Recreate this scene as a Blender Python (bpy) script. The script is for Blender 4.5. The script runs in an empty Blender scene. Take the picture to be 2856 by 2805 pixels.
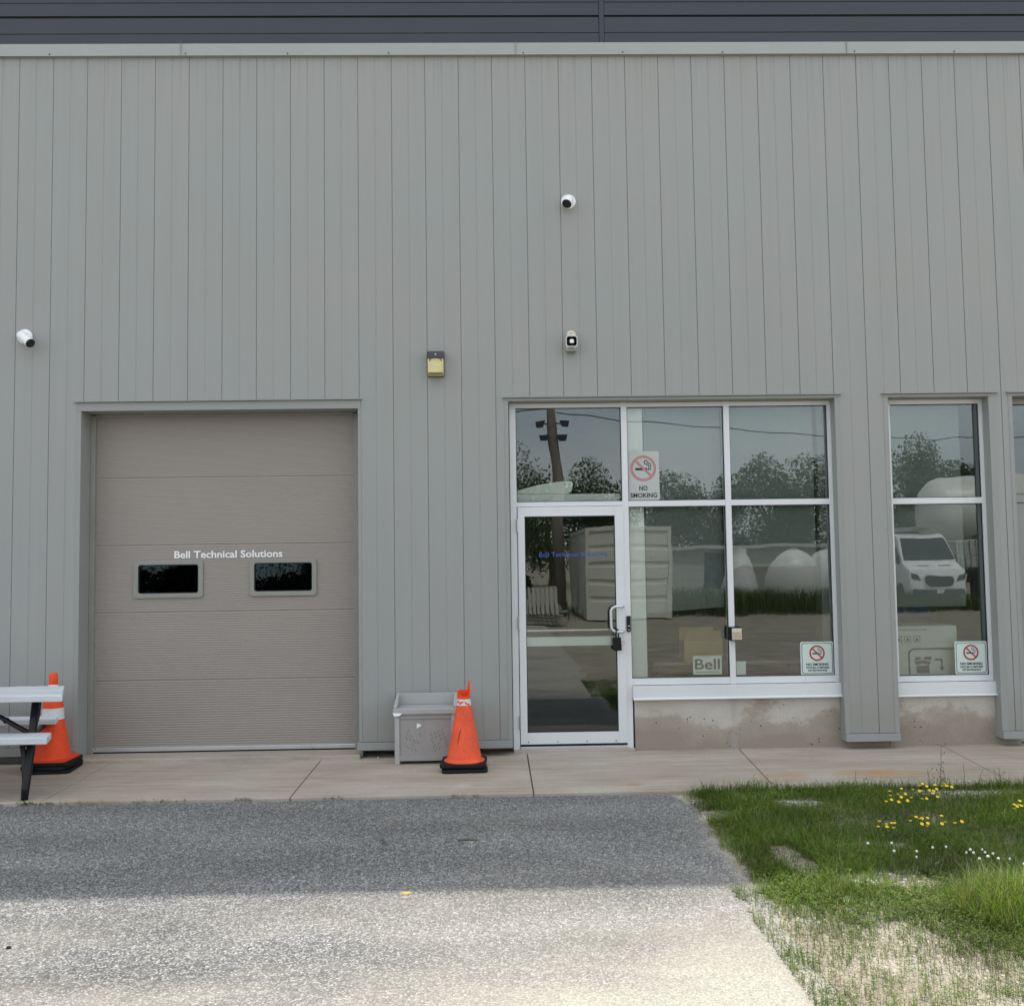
import bpy, math, random
from mathutils import Vector, Matrix, noise
random.seed(7)
R = math.radians
sc = bpy.context.scene
col = sc.collection

# ------------------------------------------------------------------ camera
cam_d = bpy.data.cameras.new('camera'); cam = bpy.data.objects.new('camera', cam_d); col.objects.link(cam)
cam_d.sensor_width = 36.0; cam_d.sensor_fit = 'HORIZONTAL'; cam_d.lens = 36.0*2700/2856
cam_d.clip_start = 0.05; cam_d.clip_end = 1500
yaw, pitch, roll = R(1.17315372), R(3.37297478), R(-0.79723644)
fw = Vector((math.sin(yaw)*math.cos(pitch), math.cos(yaw)*math.cos(pitch), math.sin(pitch)))
rt = Vector((math.cos(yaw), -math.sin(yaw), 0)); up = rt.cross(fw)
r2 = rt*math.cos(roll)+up*math.sin(roll); u2 = -rt*math.sin(roll)+up*math.cos(roll)
cam.matrix_world = Matrix(((r2.x, u2.x, -fw.x, 4.22284522), (r2.y, u2.y, -fw.y, -8.59778864), (r2.z, u2.z, -fw.z, 1.63906969), (0, 0, 0, 1)))
sc.camera = cam

# ------------------------------------------------------------------ light
SUN_EL, SUN_AZ = R(65.0), R(6.0)          # azimuth measured from +Y (behind the building) towards +X
CLOUD = (7.7, 8.1, 8.3, 1)
w = bpy.data.worlds.new('World'); sc.world = w; w.use_nodes = True
nt = w.node_tree; nt.nodes.clear()
sky = nt.nodes.new('ShaderNodeTexSky'); sky.sky_type = 'NISHITA'; sky.sun_disc = False
sky.sun_elevation = SUN_EL; sky.sun_rotation = SUN_AZ; sky.air_density = 1.0; sky.dust_density = 1.6; sky.ozone_density = 1.0
bg = nt.nodes.new('ShaderNodeBackground'); bg.inputs['Strength'].default_value = 0.15
wo = nt.nodes.new('ShaderNodeOutputWorld')
# broken high cloud drifting over the blue
tcw = nt.nodes.new('ShaderNodeTexCoord'); mpw = nt.nodes.new('ShaderNodeMapping'); mpw.inputs['Scale'].default_value = (1, 1, 2.6)
nzw = nt.nodes.new('ShaderNodeTexNoise'); nzw.inputs['Scale'].default_value = 1.9; nzw.inputs['Detail'].default_value = 7; nzw.inputs['Roughness'].default_value = .55
rpw = nt.nodes.new('ShaderNodeValToRGB'); rpw.color_ramp.elements[0].position = .36; rpw.color_ramp.elements[0].color = (.30, .30, .30, 1); rpw.color_ramp.elements[1].position = .62; rpw.color_ramp.elements[1].color = (.95, .95, .95, 1)
mxw = nt.nodes.new('ShaderNodeMix'); mxw.data_type = 'RGBA'; mxw.inputs[7].default_value = CLOUD
nt.links.new(tcw.outputs['Generated'], mpw.inputs[0]); nt.links.new(mpw.outputs[0], nzw.inputs[0]); nt.links.new(nzw.outputs[0], rpw.inputs[0]); nt.links.new(rpw.outputs[0], mxw.inputs[0])
nt.links.new(sky.outputs[0], mxw.inputs[6]); nt.links.new(mxw.outputs[2], bg.inputs[0]); nt.links.new(bg.outputs[0], wo.inputs[0])
sd = bpy.data.lights.new('sun', 'SUN'); sd.energy = 3.1; sd.angle = R(0.8); sd.color = (1.0, 0.95, 0.87)
so = bpy.data.objects.new('sun', sd); col.objects.link(so)
sdir = Vector((math.sin(SUN_AZ)*math.cos(SUN_EL), math.cos(SUN_AZ)*math.cos(SUN_EL), math.sin(SUN_EL)))
so.rotation_euler = sdir.to_track_quat('Z', 'Y').to_euler(); so.location = (0, 20, 40)
vs = sc.view_settings; vs.view_transform = 'Standard'; vs.look = 'None'; vs.gamma = 1; vs.exposure = 0.57
sc.display_settings.display_device = 'sRGB'

# ------------------------------------------------------------------ mesh helpers
class MB:
    def __init__(s): s.v = []; s.f = []; s.c = None
    def add(s, vs, fs):
        n = len(s.v); s.v += [tuple(p) for p in vs]; s.f += [tuple(i+n for i in q) for q in fs]; return s
    def box(s, x0, x1, y0, y1, z0, z1, m=None):
        p = [(x, y, z) for x in (x0, x1) for y in (y0, y1) for z in (z0, z1)]
        if m is not None: p = [m @ Vector(q) for q in p]
        return s.add(p, [(0, 1, 3, 2), (4, 6, 7, 5), (0, 4, 5, 1), (2, 3, 7, 6), (0, 2, 6, 4), (1, 5, 7, 3)])
    def prism(s, poly, a, b, axis='y', m=None):     # poly: 2-D outline in the other two axes
        n = len(poly)
        def P(q, t): return {'y': (q[0], t, q[1]), 'x': (t, q[0], q[1]), 'z': (q[0], q[1], t)}[axis]
        vs_ = [P(q, a) for q in poly]+[P(q, b) for q in poly]
        if m is not None: vs_ = [m @ Vector(q) for q in vs_]
        return s.add(vs_, [tuple(range(n)), tuple(reversed(range(n, 2*n)))]+[(i, i+n, (i+1) % n+n, (i+1) % n) for i in range(n)])
    def lathe(s, prof, n=32, m=None, cap=True):       # prof: (radius, z)
        vs_ = []; fs = []
        for r, z in prof:
            for i in range(n):
                a = 2*math.pi*i/n; vs_.append(Vector((r*math.cos(a), r*math.sin(a), z)))
        if m is not None: vs_ = [m @ q for q in vs_]
        for k in range(len(prof)-1):
            for i in range(n):
                j = (i+1) % n; fs.append((k*n+i, k*n+j, (k+1)*n+j, (k+1)*n+i))
        if cap: fs += [tuple(reversed(range(n))), tuple(range((len(prof)-1)*n, len(prof)*n))]
        return s.add(vs_, fs)
    def tube(s, pts, r, n=12, closed=False):
        pts = [Vector(p) for p in pts]; vs_ = []; fs = []; N = len(pts)
        rr = r if isinstance(r, (list, tuple)) else [r]*N
        prev = None
        for k, p in enumerate(pts):
            if closed: t = pts[(k+1) % N]-pts[k-1]
            else: t = pts[min(k+1, N-1)]-pts[max(k-1, 0)]
            t.normalize()
            a = prev if prev is not None else (Vector((0, 0, 1)) if abs(t.z) < .9 else Vector((1, 0, 0)))
            x = (a-t*a.dot(t)).normalized(); y = t.cross(x); prev = x
            for i in range(n):
                g = 2*math.pi*i/n; vs_.append(p+(x*math.cos(g)+y*math.sin(g))*rr[k])
        for k in range(N if closed else N-1):
            k2 = (k+1) % N
            for i in range(n):
                j = (i+1) % n; fs.append((k*n+i, k*n+j, k2*n+j, k2*n+i))
        if not closed: fs += [tuple(reversed(range(n))), tuple(range((N-1)*n, N*n))]
        return s.add(vs_, fs)
    def build(s, name, mat, parent=None, bevel=0, smooth=False, seg=2):
        me = bpy.data.meshes.new(name); me.from_pydata(s.v, [], s.f); me.update()
        if mat: me.materials.append(mat)
        if s.c is not None:
            at = me.color_attributes.new('tint', 'FLOAT_COLOR', 'CORNER')
            buf = []
            for p in me.polygons:
                c = s.c[p.index]
                for _ in range(p.loop_total): buf += [c[0], c[1], c[2], 1]
            at.data.foreach_set('color', buf)
        o = bpy.data.objects.new(name, me); col.objects.link(o)
        if parent is not None: o.parent = parent; o.matrix_parent_inverse = parent_inv(parent)
        if smooth is True: me.polygons.foreach_set('use_smooth', [True]*len(me.polygons))
        elif smooth:
            me.polygons.foreach_set('use_smooth', [True]*len(me.polygons))
            me.set_sharp_from_angle(angle=R(smooth))
        if bevel:
            b = o.modifiers.new('bevel', 'BEVEL'); b.width = bevel; b.segments = seg; b.limit_method = 'ANGLE'; b.angle_limit = R(40)
        return o

def parent_inv(p):
    m = p.matrix_basis.copy(); q = p
    while q.parent: q = q.parent; m = q.matrix_basis @ m
    return m.inverted()

def thing(name, label, cat, loc=(0, 0, 0), group=None):
    o = bpy.data.objects.new(name, None); col.objects.link(o); o.location = loc; o.empty_display_size = .2
    o['label'] = label; o['category'] = cat
    if group: o['group'] = group
    return o
def tag(o, label, cat, group=None, kind=None):
    if label: o['label'] = label
    if cat: o['category'] = cat
    if group: o['group'] = group
    if kind: o['kind'] = kind
    return o
def struct(o): o['kind'] = 'structure'; return o
def copy_tree(o, parent=None):
    c = o.copy(); col.objects.link(c)
    if parent is not None: c.parent = parent
    for ch in list(o.children): copy_tree(ch, c)
    return c
def rot_to(d):       # matrix turning +Z to direction d
    return Vector(d).to_track_quat('Z', 'Y').to_matrix().to_4x4()
def T(x, y, z): return Matrix.Translation((x, y, z))

def rrect(x0, x1, z0, z1, r, n=5):
    out = []
    for cx, cz, a0 in ((x1-r, z1-r, 0), (x0+r, z1-r, 90), (x0+r, z0+r, 180), (x1-r, z0+r, 270)):
        for i in range(n+1):
            a = R(a0+90*i/n); out.append((cx+r*math.cos(a), cz+r*math.sin(a)))
    return out
def ring(mb, outer, inner, y0, y1):     # frame between two outlines with the same point count, facing -Y
    n = len(outer)
    vs_ = [(p[0], y0, p[1]) for p in outer]+[(p[0], y0, p[1]) for p in inner]+[(p[0], y1, p[1]) for p in outer]+[(p[0], y1, p[1]) for p in inner]
    fs = []
    for i in range(n):
        j = (i+1) % n
        fs += [(i, i+n, j+n, j), (i+2*n, j+2*n, j+3*n, i+3*n), (i, j, j+2*n, i+2*n), (i+n, i+3*n, j+3*n, j+n)]
    mb.add(vs_, fs)

def text_mesh(body, x0, x1, zb, cap, y, mat, name, parent, bold=0.0, flip=False, depth=.0012):
    cu = bpy.data.curves.new('t', 'FONT'); cu.body = body; cu.size = 1; cu.offset = bold; cu.extrude = .01; cu.resolution_u = 3
    to = bpy.data.objects.new('t', cu); col.objects.link(to)
    dg = bpy.context.evaluated_depsgraph_get(); dg.update()
    me = bpy.data.meshes.new_from_object(to.evaluated_get(dg))
    bpy.data.objects.remove(to)
    xs = [v.co.x for v in me.vertices]; ys = [v.co.y for v in me.vertices]
    cu2 = bpy.data.curves.new('t2', 'FONT'); cu2.body = 'H'; cu2.offset = bold
    t2 = bpy.data.objects.new('t2', cu2); col.objects.link(t2); dg.update()
    m2 = bpy.data.meshes.new_from_object(t2.evaluated_get(bpy.context.evaluated_depsgraph_get())); bpy.data.objects.remove(t2)
    hc = max(v.co.y for v in m2.vertices)
    sx = (x1-x0)/(max(xs)-min(xs)); sz = cap/hc; mx = min(xs)
    for v in me.vertices:
        X = (v.co.x-mx)*sx; Z = v.co.y*sz; d = v.co.z/.01*depth
        if flip: X = (x1-x0)-X; Z = -Z
        v.co = (x0+X, y-depth-d, zb+Z)
    me.name = name; me.materials.clear(); me.materials.append(mat)
    o = bpy.data.objects.new(name, me); col.objects.link(o)
    if parent is not None: o.parent = parent; o.matrix_parent_inverse = parent_inv(parent)
    return o

# ------------------------------------------------------------------ materials
def new_mat(name):
    m = bpy.data.materials.new(name); m.use_nodes = True; n = m.node_tree
    return m, n, n.nodes['Principled BSDF']
def N(n, t, **kw):
    x = n.nodes.new(t)
    for k, v in kw.items():
        if k in ('scale', 'detail', 'roughness', 'distortion', 'randomness'): x.inputs[k.capitalize()].default_value = v
        else: setattr(x, k, v)
    return x
def coords(n, sc_=(1, 1, 1), kind='Object'):
    tc = n.nodes.new('ShaderNodeTexCoord'); mp = n.nodes.new('ShaderNodeMapping'); mp.inputs['Scale'].default_value = sc_
    g = n.nodes.new('ShaderNodeNewGeometry'); n.links.new(g.outputs['Position'], mp.inputs['Vector']); return mp.outputs[0]
def ramp(n, src, stops):
    r = n.nodes.new('ShaderNodeValToRGB'); e = r.color_ramp.elements
    e[0].position, e[0].color = stops[0][0], (*stops[0][1], 1); e[1].position, e[1].color = stops[-1][0], (*stops[-1][1], 1)
    for p, c in stops[1:-1]:
        q = e.new(p); q.color = (*c, 1)
    n.links.new(src, r.inputs[0]); return r.outputs[0]
def mixc(n, f, a, b, mode='MIX'):
    m = n.nodes.new('ShaderNodeMix'); m.data_type = 'RGBA'; m.blend_type = mode
    for s_, i in ((f, 0), (a, 6), (b, 7)):
        if isinstance(s_, (int, float)): m.inputs[i].default_value = s_
        elif isinstance(s_, (tuple, list)): m.inputs[i].default_value = (*s_, 1)
        else: n.links.new(s_, m.inputs[i])
    return m.outputs[2]
def math_n(n, op, a, b=0, clamp=False):
    m = n.nodes.new('ShaderNodeMath'); m.operation = op; m.use_clamp = clamp
    for i, s_ in ((0, a), (1, b)):
        if isinstance(s_, (int, float)): m.inputs[i].default_value = s_
        else: n.links.new(s_, m.inputs[i])
    return m.outputs[0]
def g3(v): return (v, v, v)

def worn(name, c, var=.12, rough=.5, metal=0, sc_=(3, 3, 3), fine=60, bump=0.0, spec=.5, rvar=.15):
    """paint / plastic with blotchy and fine variation"""
    m, n, p = new_mat(name); v = coords(n, sc_)
    a = N(n, 'ShaderNodeTexNoise', scale=1.0, detail=6, roughness=.6); n.links.new(v, a.inputs[0])
    b = N(n, 'ShaderNodeTexNoise', scale=fine, detail=3); n.links.new(coords(n), b.inputs[0])
    f = math_n(n, 'ADD', math_n(n, 'MULTIPLY', a.outputs[0], .7), math_n(n, 'MULTIPLY', b.outputs[0], .3))
    lo = tuple(x*(1-var) for x in c); hi = tuple(min(1, x*(1+var)) for x in c)
    n.links.new(ramp(n, f, [(.3, lo), (.7, hi)]), p.inputs['Base Color'])
    rr = ramp(n, a.outputs[0], [(.3, g3(max(0.02, rough-rvar*rough))), (.7, g3(min(1, rough+rvar*rough)))]); n.links.new(rr, p.inputs['Roughness'])
    p.inputs['Metallic'].default_value = metal; p.inputs['Specular IOR Level'].default_value = spec
    if bump:
        bp = n.nodes.new('ShaderNodeBump'); bp.inputs['Strength'].default_value = bump; bp.inputs['Distance'].default_value = .004
        n.links.new(b.outputs[0], bp.inputs['Height']); n.links.new(bp.outputs[0], p.inputs['Normal'])
    return m

CLAD = (.302, .306, .294)
def clad_mat():
    m, n, p = new_mat('cladding_paint')
    # each panel catches dirt a little differently; rain streaks run down
    st = N(n, 'ShaderNodeTexNoise', scale=1.0, detail=5, roughness=.65); n.links.new(coords(n, (16, 16, .35)), st.inputs[0])
    bl = N(n, 'ShaderNodeTexNoise', scale=1.0, detail=5); n.links.new(coords(n, (.9, .9, .7)), bl.inputs[0])
    fi = N(n, 'ShaderNodeTexNoise', scale=140, detail=2); n.links.new(coords(n), fi.inputs[0])
    f = math_n(n, 'ADD', math_n(n, 'MULTIPLY', st.outputs[0], .5), math_n(n, 'ADD', math_n(n, 'MULTIPLY', bl.outputs[0], .35), math_n(n, 'MULTIPLY', fi.outputs[0], .15)))
    hue = N(n, 'ShaderNodeTexNoise', scale=1.0, detail=3); n.links.new(coords(n, (1.7, 1.7, .9)), hue.inputs[0])
    cc = ramp(n, hue.outputs[0], [(.36, (.293, .306, .295)), (.64, (.305, .302, .290))])
    cc = mixc(n, 1.0, cc, ramp(n, f, [(.36, g3(.965)), (.64, g3(1.025))]), 'MULTIPLY')
    # run-off grime below the cap flashing and splashed dirt near the sidewalk
    g = n.nodes.new('ShaderNodeNewGeometry'); sp = n.nodes.new('ShaderNodeSeparateXYZ'); n.links.new(g.outputs['Position'], sp.inputs[0])
    dr = N(n, 'ShaderNodeTexNoise', scale=1.0, detail=4); n.links.new(coords(n, (26, 26, .5)), dr.inputs[0])
    topm = ramp(n, math_n(n, 'MULTIPLY', math_n(n, 'SUBTRACT', 6.25, sp.outputs[2]), 1.4), [(0, g3(1)), (.75, g3(0))])
    cc = mixc(n, math_n(n, 'MULTIPLY', math_n(n, 'MULTIPLY', topm, ramp(n, dr.outputs[0], [(.48, g3(0)), (.64, g3(1))])), .30), cc, (.20, .195, .18))
    bs = N(n, 'ShaderNodeTexNoise', scale=1.0, detail=6); n.links.new(coords(n, (6, 6, 9)), bs.inputs[0])
    botm = ramp(n, math_n(n, 'SUBTRACT', sp.outputs[2], math_n(n, 'MULTIPLY', bs.outputs[0], .35)), [(-.02, g3(1)), (.35, g3(0))])
    cc = mixc(n, math_n(n, 'MULTIPLY', botm, .35), cc, (.24, .215, .18))
    n.links.new(cc, p.inputs['Base Color'])
    p.inputs['Roughness'].default_value = .55; p.inputs['Specular IOR Level'].default_value = .35
    bp = n.nodes.new('ShaderNodeBump'); bp.inputs['Strength'].default_value = .25; bp.inputs['Distance'].default_value = .002
    oc = N(n, 'ShaderNodeTexNoise', scale=1.0, detail=2); n.links.new(coords(n, (5, 5, 1.2)), oc.inputs[0])
    n.links.new(oc.outputs[0], bp.inputs['Height']); n.links.new(bp.outputs[0], p.inputs['Normal'])
    return m
M = {}
M['clad'] = clad_mat()
M['trim'] = worn('trim_paint', (.284, .289, .278), .05, .55, spec=.35)
M['flash'] = worn('flashing_paint', (.31, .322, .308), .06, .45)
M['navy'] = worn('dark_siding', (.027, .030, .044), .08, .5, sc_=(1.5, 1.5, 6))
M['black'] = worn('black_gap', (.008, .008, .008), .1, .8)
M['door_metal'] = worn('overhead_door_paint', (.285, .254, .227), .04, .5, sc_=(1, 1, 2.5))
M['door_trim'] = worn('door_track_paint', (.25, .25, .225), .08, .5)
M['alu'] = worn('painted_aluminium', (.66, .67, .685), .05, .38, sc_=(2, 2, 2), spec=.5)
M['alu_bright'] = worn('bright_aluminium', (.62, .62, .64), .06, .3, metal=.6)
M['steel'] = worn('satin_steel', (.55, .55, .55), .08, .28, metal=1)
M['galv'] = worn('galvanised_edge', (.55, .56, .57), .12, .4, metal=.5)
M['gasket'] = worn('black_gasket', (.01, .01, .011), .1, .6)
M['rubber'] = worn('black_rubber', (.007, .007, .008), .4, .6, sc_=(9, 9, 9), bump=.3, spec=.25)
M['blacksteel'] = worn('black_painted_steel', (.006, .006, .007), .4, .4, sc_=(12, 12, 12), spec=.3)
M['orange'] = worn('cone_orange', (.80, .078, .024), .2, .6, sc_=(7, 7, 7), spec=.2)
M['orange_faded'] = worn('faded_cone_orange', (.76, .106, .045), .22, .6, sc_=(7, 7, 7), spec=.2)
M['reflective'] = worn('reflective_white', (.62, .66, .66), .08, .4)
M['whiteplastic'] = worn('white_plastic', (.78, .79, .78), .05, .35)
M['offwhite'] = worn('aged_white_plastic', (.5, .5, .45), .1, .45)
M['greyplastic'] = worn('grey_resin', (.30, .285, .275), .08, .55, sc_=(4, 4, 4), bump=.15)
M['greyplastic2'] = worn('grey_resin_light', (.37, .365, .36), .07, .5, sc_=(4, 4, 4))
M['drywall'] = worn('white_drywall', (.78, .80, .76), .03, .8)
M['intgrey'] = worn('interior_wall', (.16, .17, .165), .08, .8)
M['intfloor'] = worn('interior_floor', (.10, .10, .095), .1, .5)
M['blind'] = worn('roller_blind_fabric', (.175, .195, .19), .05, .9, sc_=(1, 1, 12))
M['paper'] = worn('paper_white', (.72, .76, .72), .03, .7)
M['sign1'] = worn('faded_sign_plastic', (.42, .45, .43), .08, .5)
M['sign_white'] = worn('sign_white', (.56, .66, .62), .04, .5)
M['ink'] = worn('black_ink', (.012, .018, .016), .1, .6)
M['ink_grey'] = worn('grey_ink', (.05, .07, .075), .15, .7)
M['red'] = worn('sign_red', (.36, .035, .03), .15, .6)
M['red_faded'] = worn('faded_sign_red', (.42, .19, .19), .15, .6)
M['blue'] = worn('vinyl_blue', (.035, .09, .36), .2, .5)
M['white_vinyl'] = worn('white_vinyl', (.8, .8, .8), .05, .5)
M['card'] = worn('cardboard', (.40, .29, .15), .08, .8)
M['whitecard'] = worn('white_cardboard', (.50, .52, .49), .05, .8)
M['lens'] = worn('yellowed_lens', (.62, .56, .27), .06, .25, sc_=(12, 12, 12))
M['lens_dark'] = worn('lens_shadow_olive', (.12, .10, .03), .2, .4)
M['darkgrey'] = worn('dark_grey_metal', (.035, .038, .042), .15, .4)
M['amber'] = worn('cream_lens', (.75, .58, .38), .1, .35)
M['brassplate'] = worn('weathered_brass', (.50, .40, .28), .25, .45, metal=.3, sc_=(30, 30, 30))
M['pinkmetal'] = worn('copper_ring', (.7, .42, .36), .1, .35, metal=.7)
M['camblack'] = worn('camera_glass', (.006, .007, .009), .1, .12, spec=.6)
M['scuff'] = worn('scuff_grey', (.075, .07, .07), .3, .6, sc_=(30, 30, 30))
M['wood_white'] = worn('white_painted_planks', (.58, .60, .63), .16, .6, sc_=(2, 14, 14), bump=.4)
M['pole'] = worn('weathered_pole', (.24, .20, .165), .25, .85, sc_=(12, 12, 1.5))
M['bark'] = worn('bark', (.09, .07, .05), .3, .9)
M['container'] = worn('container_paint', (.68, .66, .58), .15, .6, sc_=(1, 1, 2))
M['fibreglass'] = worn('tank_fibreglass', (.70, .70, .66), .08, .4)
M['vanpaint'] = worn('van_paint', (.75, .76, .76), .03, .3)
M['glassdark'] = worn('dark_vehicle_glass', (.012, .015, .018), .1, .08)
M['wire'] = worn('wire_steel', (.3, .3, .3), .1, .4, metal=.6)
M['pallet'] = worn('weathered_lumber', (.34, .32, .28), .25, .85, sc_=(4, 12, 12))
M['shed'] = worn('far_shed_wall', (.35, .34, .31), .1, .8)
M['stone'] = worn('pale_stone', (.52, .50, .46), .2, .85, sc_=(25, 25, 25))

def glass_mat(name, tint=(.945, .968, .955), base=.03, gc=(.92, .97, .97)):
    m, n, p = new_mat(name); n.nodes.remove(p)
    tr = n.nodes.new('ShaderNodeBsdfTransparent'); tr.inputs[0].default_value = (*tint, 1)
    gl = n.nodes.new('ShaderNodeBsdfGlossy'); gl.inputs['Roughness'].default_value = 0.0; gl.inputs[0].default_value = (*gc, 1)
    fr = n.nodes.new('ShaderNodeFresnel'); fr.inputs[0].default_value = 1.5
    ff = math_n(n, 'ADD', fr.outputs[0], base, True)
    w1 = N(n, 'ShaderNodeTexNoise', scale=1.0, detail=1.0); n.links.new(coords(n, (2.2, 2.2, 1.6)), w1.inputs[0])
    bp = n.nodes.new('ShaderNodeBump'); bp.inputs['Strength'].default_value = .16; bp.inputs['Distance'].default_value = .006
    n.links.new(w1.outputs[0], bp.inputs['Height']); n.links.new(bp.outputs[0], gl.inputs['Normal'])
    mx = n.nodes.new('ShaderNodeMixShader'); n.links.new(ff, mx.inputs[0]); n.links.new(tr.outputs[0], mx.inputs[1]); n.links.new(gl.outputs[0], mx.inputs[2])
    n.links.new(mx.outputs[0], n.nodes['Material Output'].inputs[0]); return m
M['glass'] = glass_mat('window_glass')
M['glass_door'] = glass_mat('overhead_door_glass', (.4, .48, .55), .01, (.55, .8, 1.0))

def spot(n, x, y, r, soft, sy=1.0):
    """mask: 1 inside a stain at x,y"""
    g = n.nodes.new('ShaderNodeNewGeometry'); s = n.nodes.new('ShaderNodeSeparateXYZ'); n.links.new(g.outputs['Position'], s.inputs[0])
    nz = N(n, 'ShaderNodeTexNoise', scale=9, detail=5); n.links.new(coords(n), nz.inputs[0])
    dx = math_n(n, 'SUBTRACT', s.outputs[0], x); dy = math_n(n, 'MULTIPLY', math_n(n, 'SUBTRACT', s.outputs[1], y), sy)
    d = math_n(n, 'SQRT', math_n(n, 'ADD', math_n(n, 'MULTIPLY', dx, dx), math_n(n, 'MULTIPLY', dy, dy)))
    d = math_n(n, 'ADD', d, math_n(n, 'MULTIPLY', math_n(n, 'SUBTRACT', nz.outputs[0], .5), r*1.4))
    return math_n(n, 'DIVIDE', math_n(n, 'SUBTRACT', r, d), soft, True)

def concrete_mat(name, walk):
    m, n, p = new_mat(name)
    big = N(n, 'ShaderNodeTexNoise', scale=1.0, detail=7, roughness=.62); n.links.new(coords(n, (1.1, 3.0, 3.0) if walk else (1.9, 1.9, 2.6)), big.inputs[0])
    fine = N(n, 'ShaderNodeTexNoise', scale=90, detail=4); n.links.new(coords(n), fine.inputs[0])
    if walk:
        c = ramp(n, big.outputs[0], [(.3, (.335, .275, .21)), (.5, (.395, .34, .28)), (.72, (.47, .42, .365))])
        sr = N(n, 'ShaderNodeTexNoise', scale=1.0, detail=4, distortion=.3); n.links.new(coords(n, (1.1, 34, 1)), sr.inputs[0])
        c = mixc(n, math_n(n, 'MULTIPLY', ramp(n, sr.outputs[0], [(.56, g3(0)), (.66, g3(1))]), .5), c, (.22, .17, .12))
        for x, y, r_, s_ in ((6.50, -.93, .30, .35), (7.25, -.90, .45, .45), (5.25, -1.12, .12, .1), (8.6, -.9, .15, .15)):
            c = mixc(n, math_n(n, 'MULTIPLY', spot(n, x, y, r_, s_, 2.6), .9), c, (.42, .245, .115))
        c = mixc(n, math_n(n, 'MULTIPLY', spot(n, 3.97, -1.05, .10, .1), .6), c, (.5, .48, .43))
    else:
        g = n.nodes.new('ShaderNodeNewGeometry'); s = n.nodes.new('ShaderNodeSeparateXYZ'); n.links.new(g.outputs['Position'], s.inputs[0])
        h = math_n(n, 'ADD', math_n(n, 'MULTIPLY', s.outputs[2], 1.7), math_n(n, 'MULTIPLY', math_n(n, 'SUBTRACT', big.outputs[0], .5), 1.5))
        c = ramp(n, h, [(.0, (.29, .25, .205)), (.34, (.36, .315, .26)), (.45, (.475, .44, .385)), (.85, (.57, .54, .49))])
        pt = N(n, 'ShaderNodeTexVoronoi', scale=26); n.links.new(coords(n), pt.inputs[0])
        gate = N(n, 'ShaderNodeTexNoise', scale=5, detail=3); n.links.new(coords(n), gate.inputs[0])
        hole = math_n(n, 'MULTIPLY', ramp(n, pt.outputs['Distance'], [(.13, g3(1)), (.20, g3(0))]), ramp(n, gate.outputs[0], [(.54, g3(0)), (.60, g3(1))]))
        c = mixc(n, hole, c, (.05, .042, .035))
        # vertical form joint
        jn = math_n(n, 'ABSOLUTE', math_n(n, 'SUBTRACT', s.outputs[0], 6.36)); c = mixc(n, math_n(n, 'MULTIPLY', ramp(n, math_n(n, 'ADD', jn, math_n(n, 'MULTIPLY', math_n(n, 'SUBTRACT', big.outputs[0], .5), .15)), [(.01, g3(1)), (.06, g3(0))]), .5), c, (.36, .34, .31))
    c = mixc(n, .35, c, mixc(n, 1.0, c, ramp(n, fine.outputs[0], [(.3, g3(.65)), (.7, g3(1.25))]), 'MULTIPLY'))
    n.links.new(c, p.inputs['Base Color']); p.inputs['Roughness'].default_value = .9; p.inputs['Specular IOR Level'].default_value = .2
    bp = n.nodes.new('ShaderNodeBump'); bp.inputs['Strength'].default_value = .4; bp.inputs['Distance'].default_value = .003
    n.links.new(fine.outputs[0], bp.inputs['Height']); n.links.new(bp.outputs[0], p.inputs['Normal'])
    return m
M['walk'] = concrete_mat('sidewalk_concrete', True); M['conc'] = concrete_mat('foundation_concrete', False)

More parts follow.
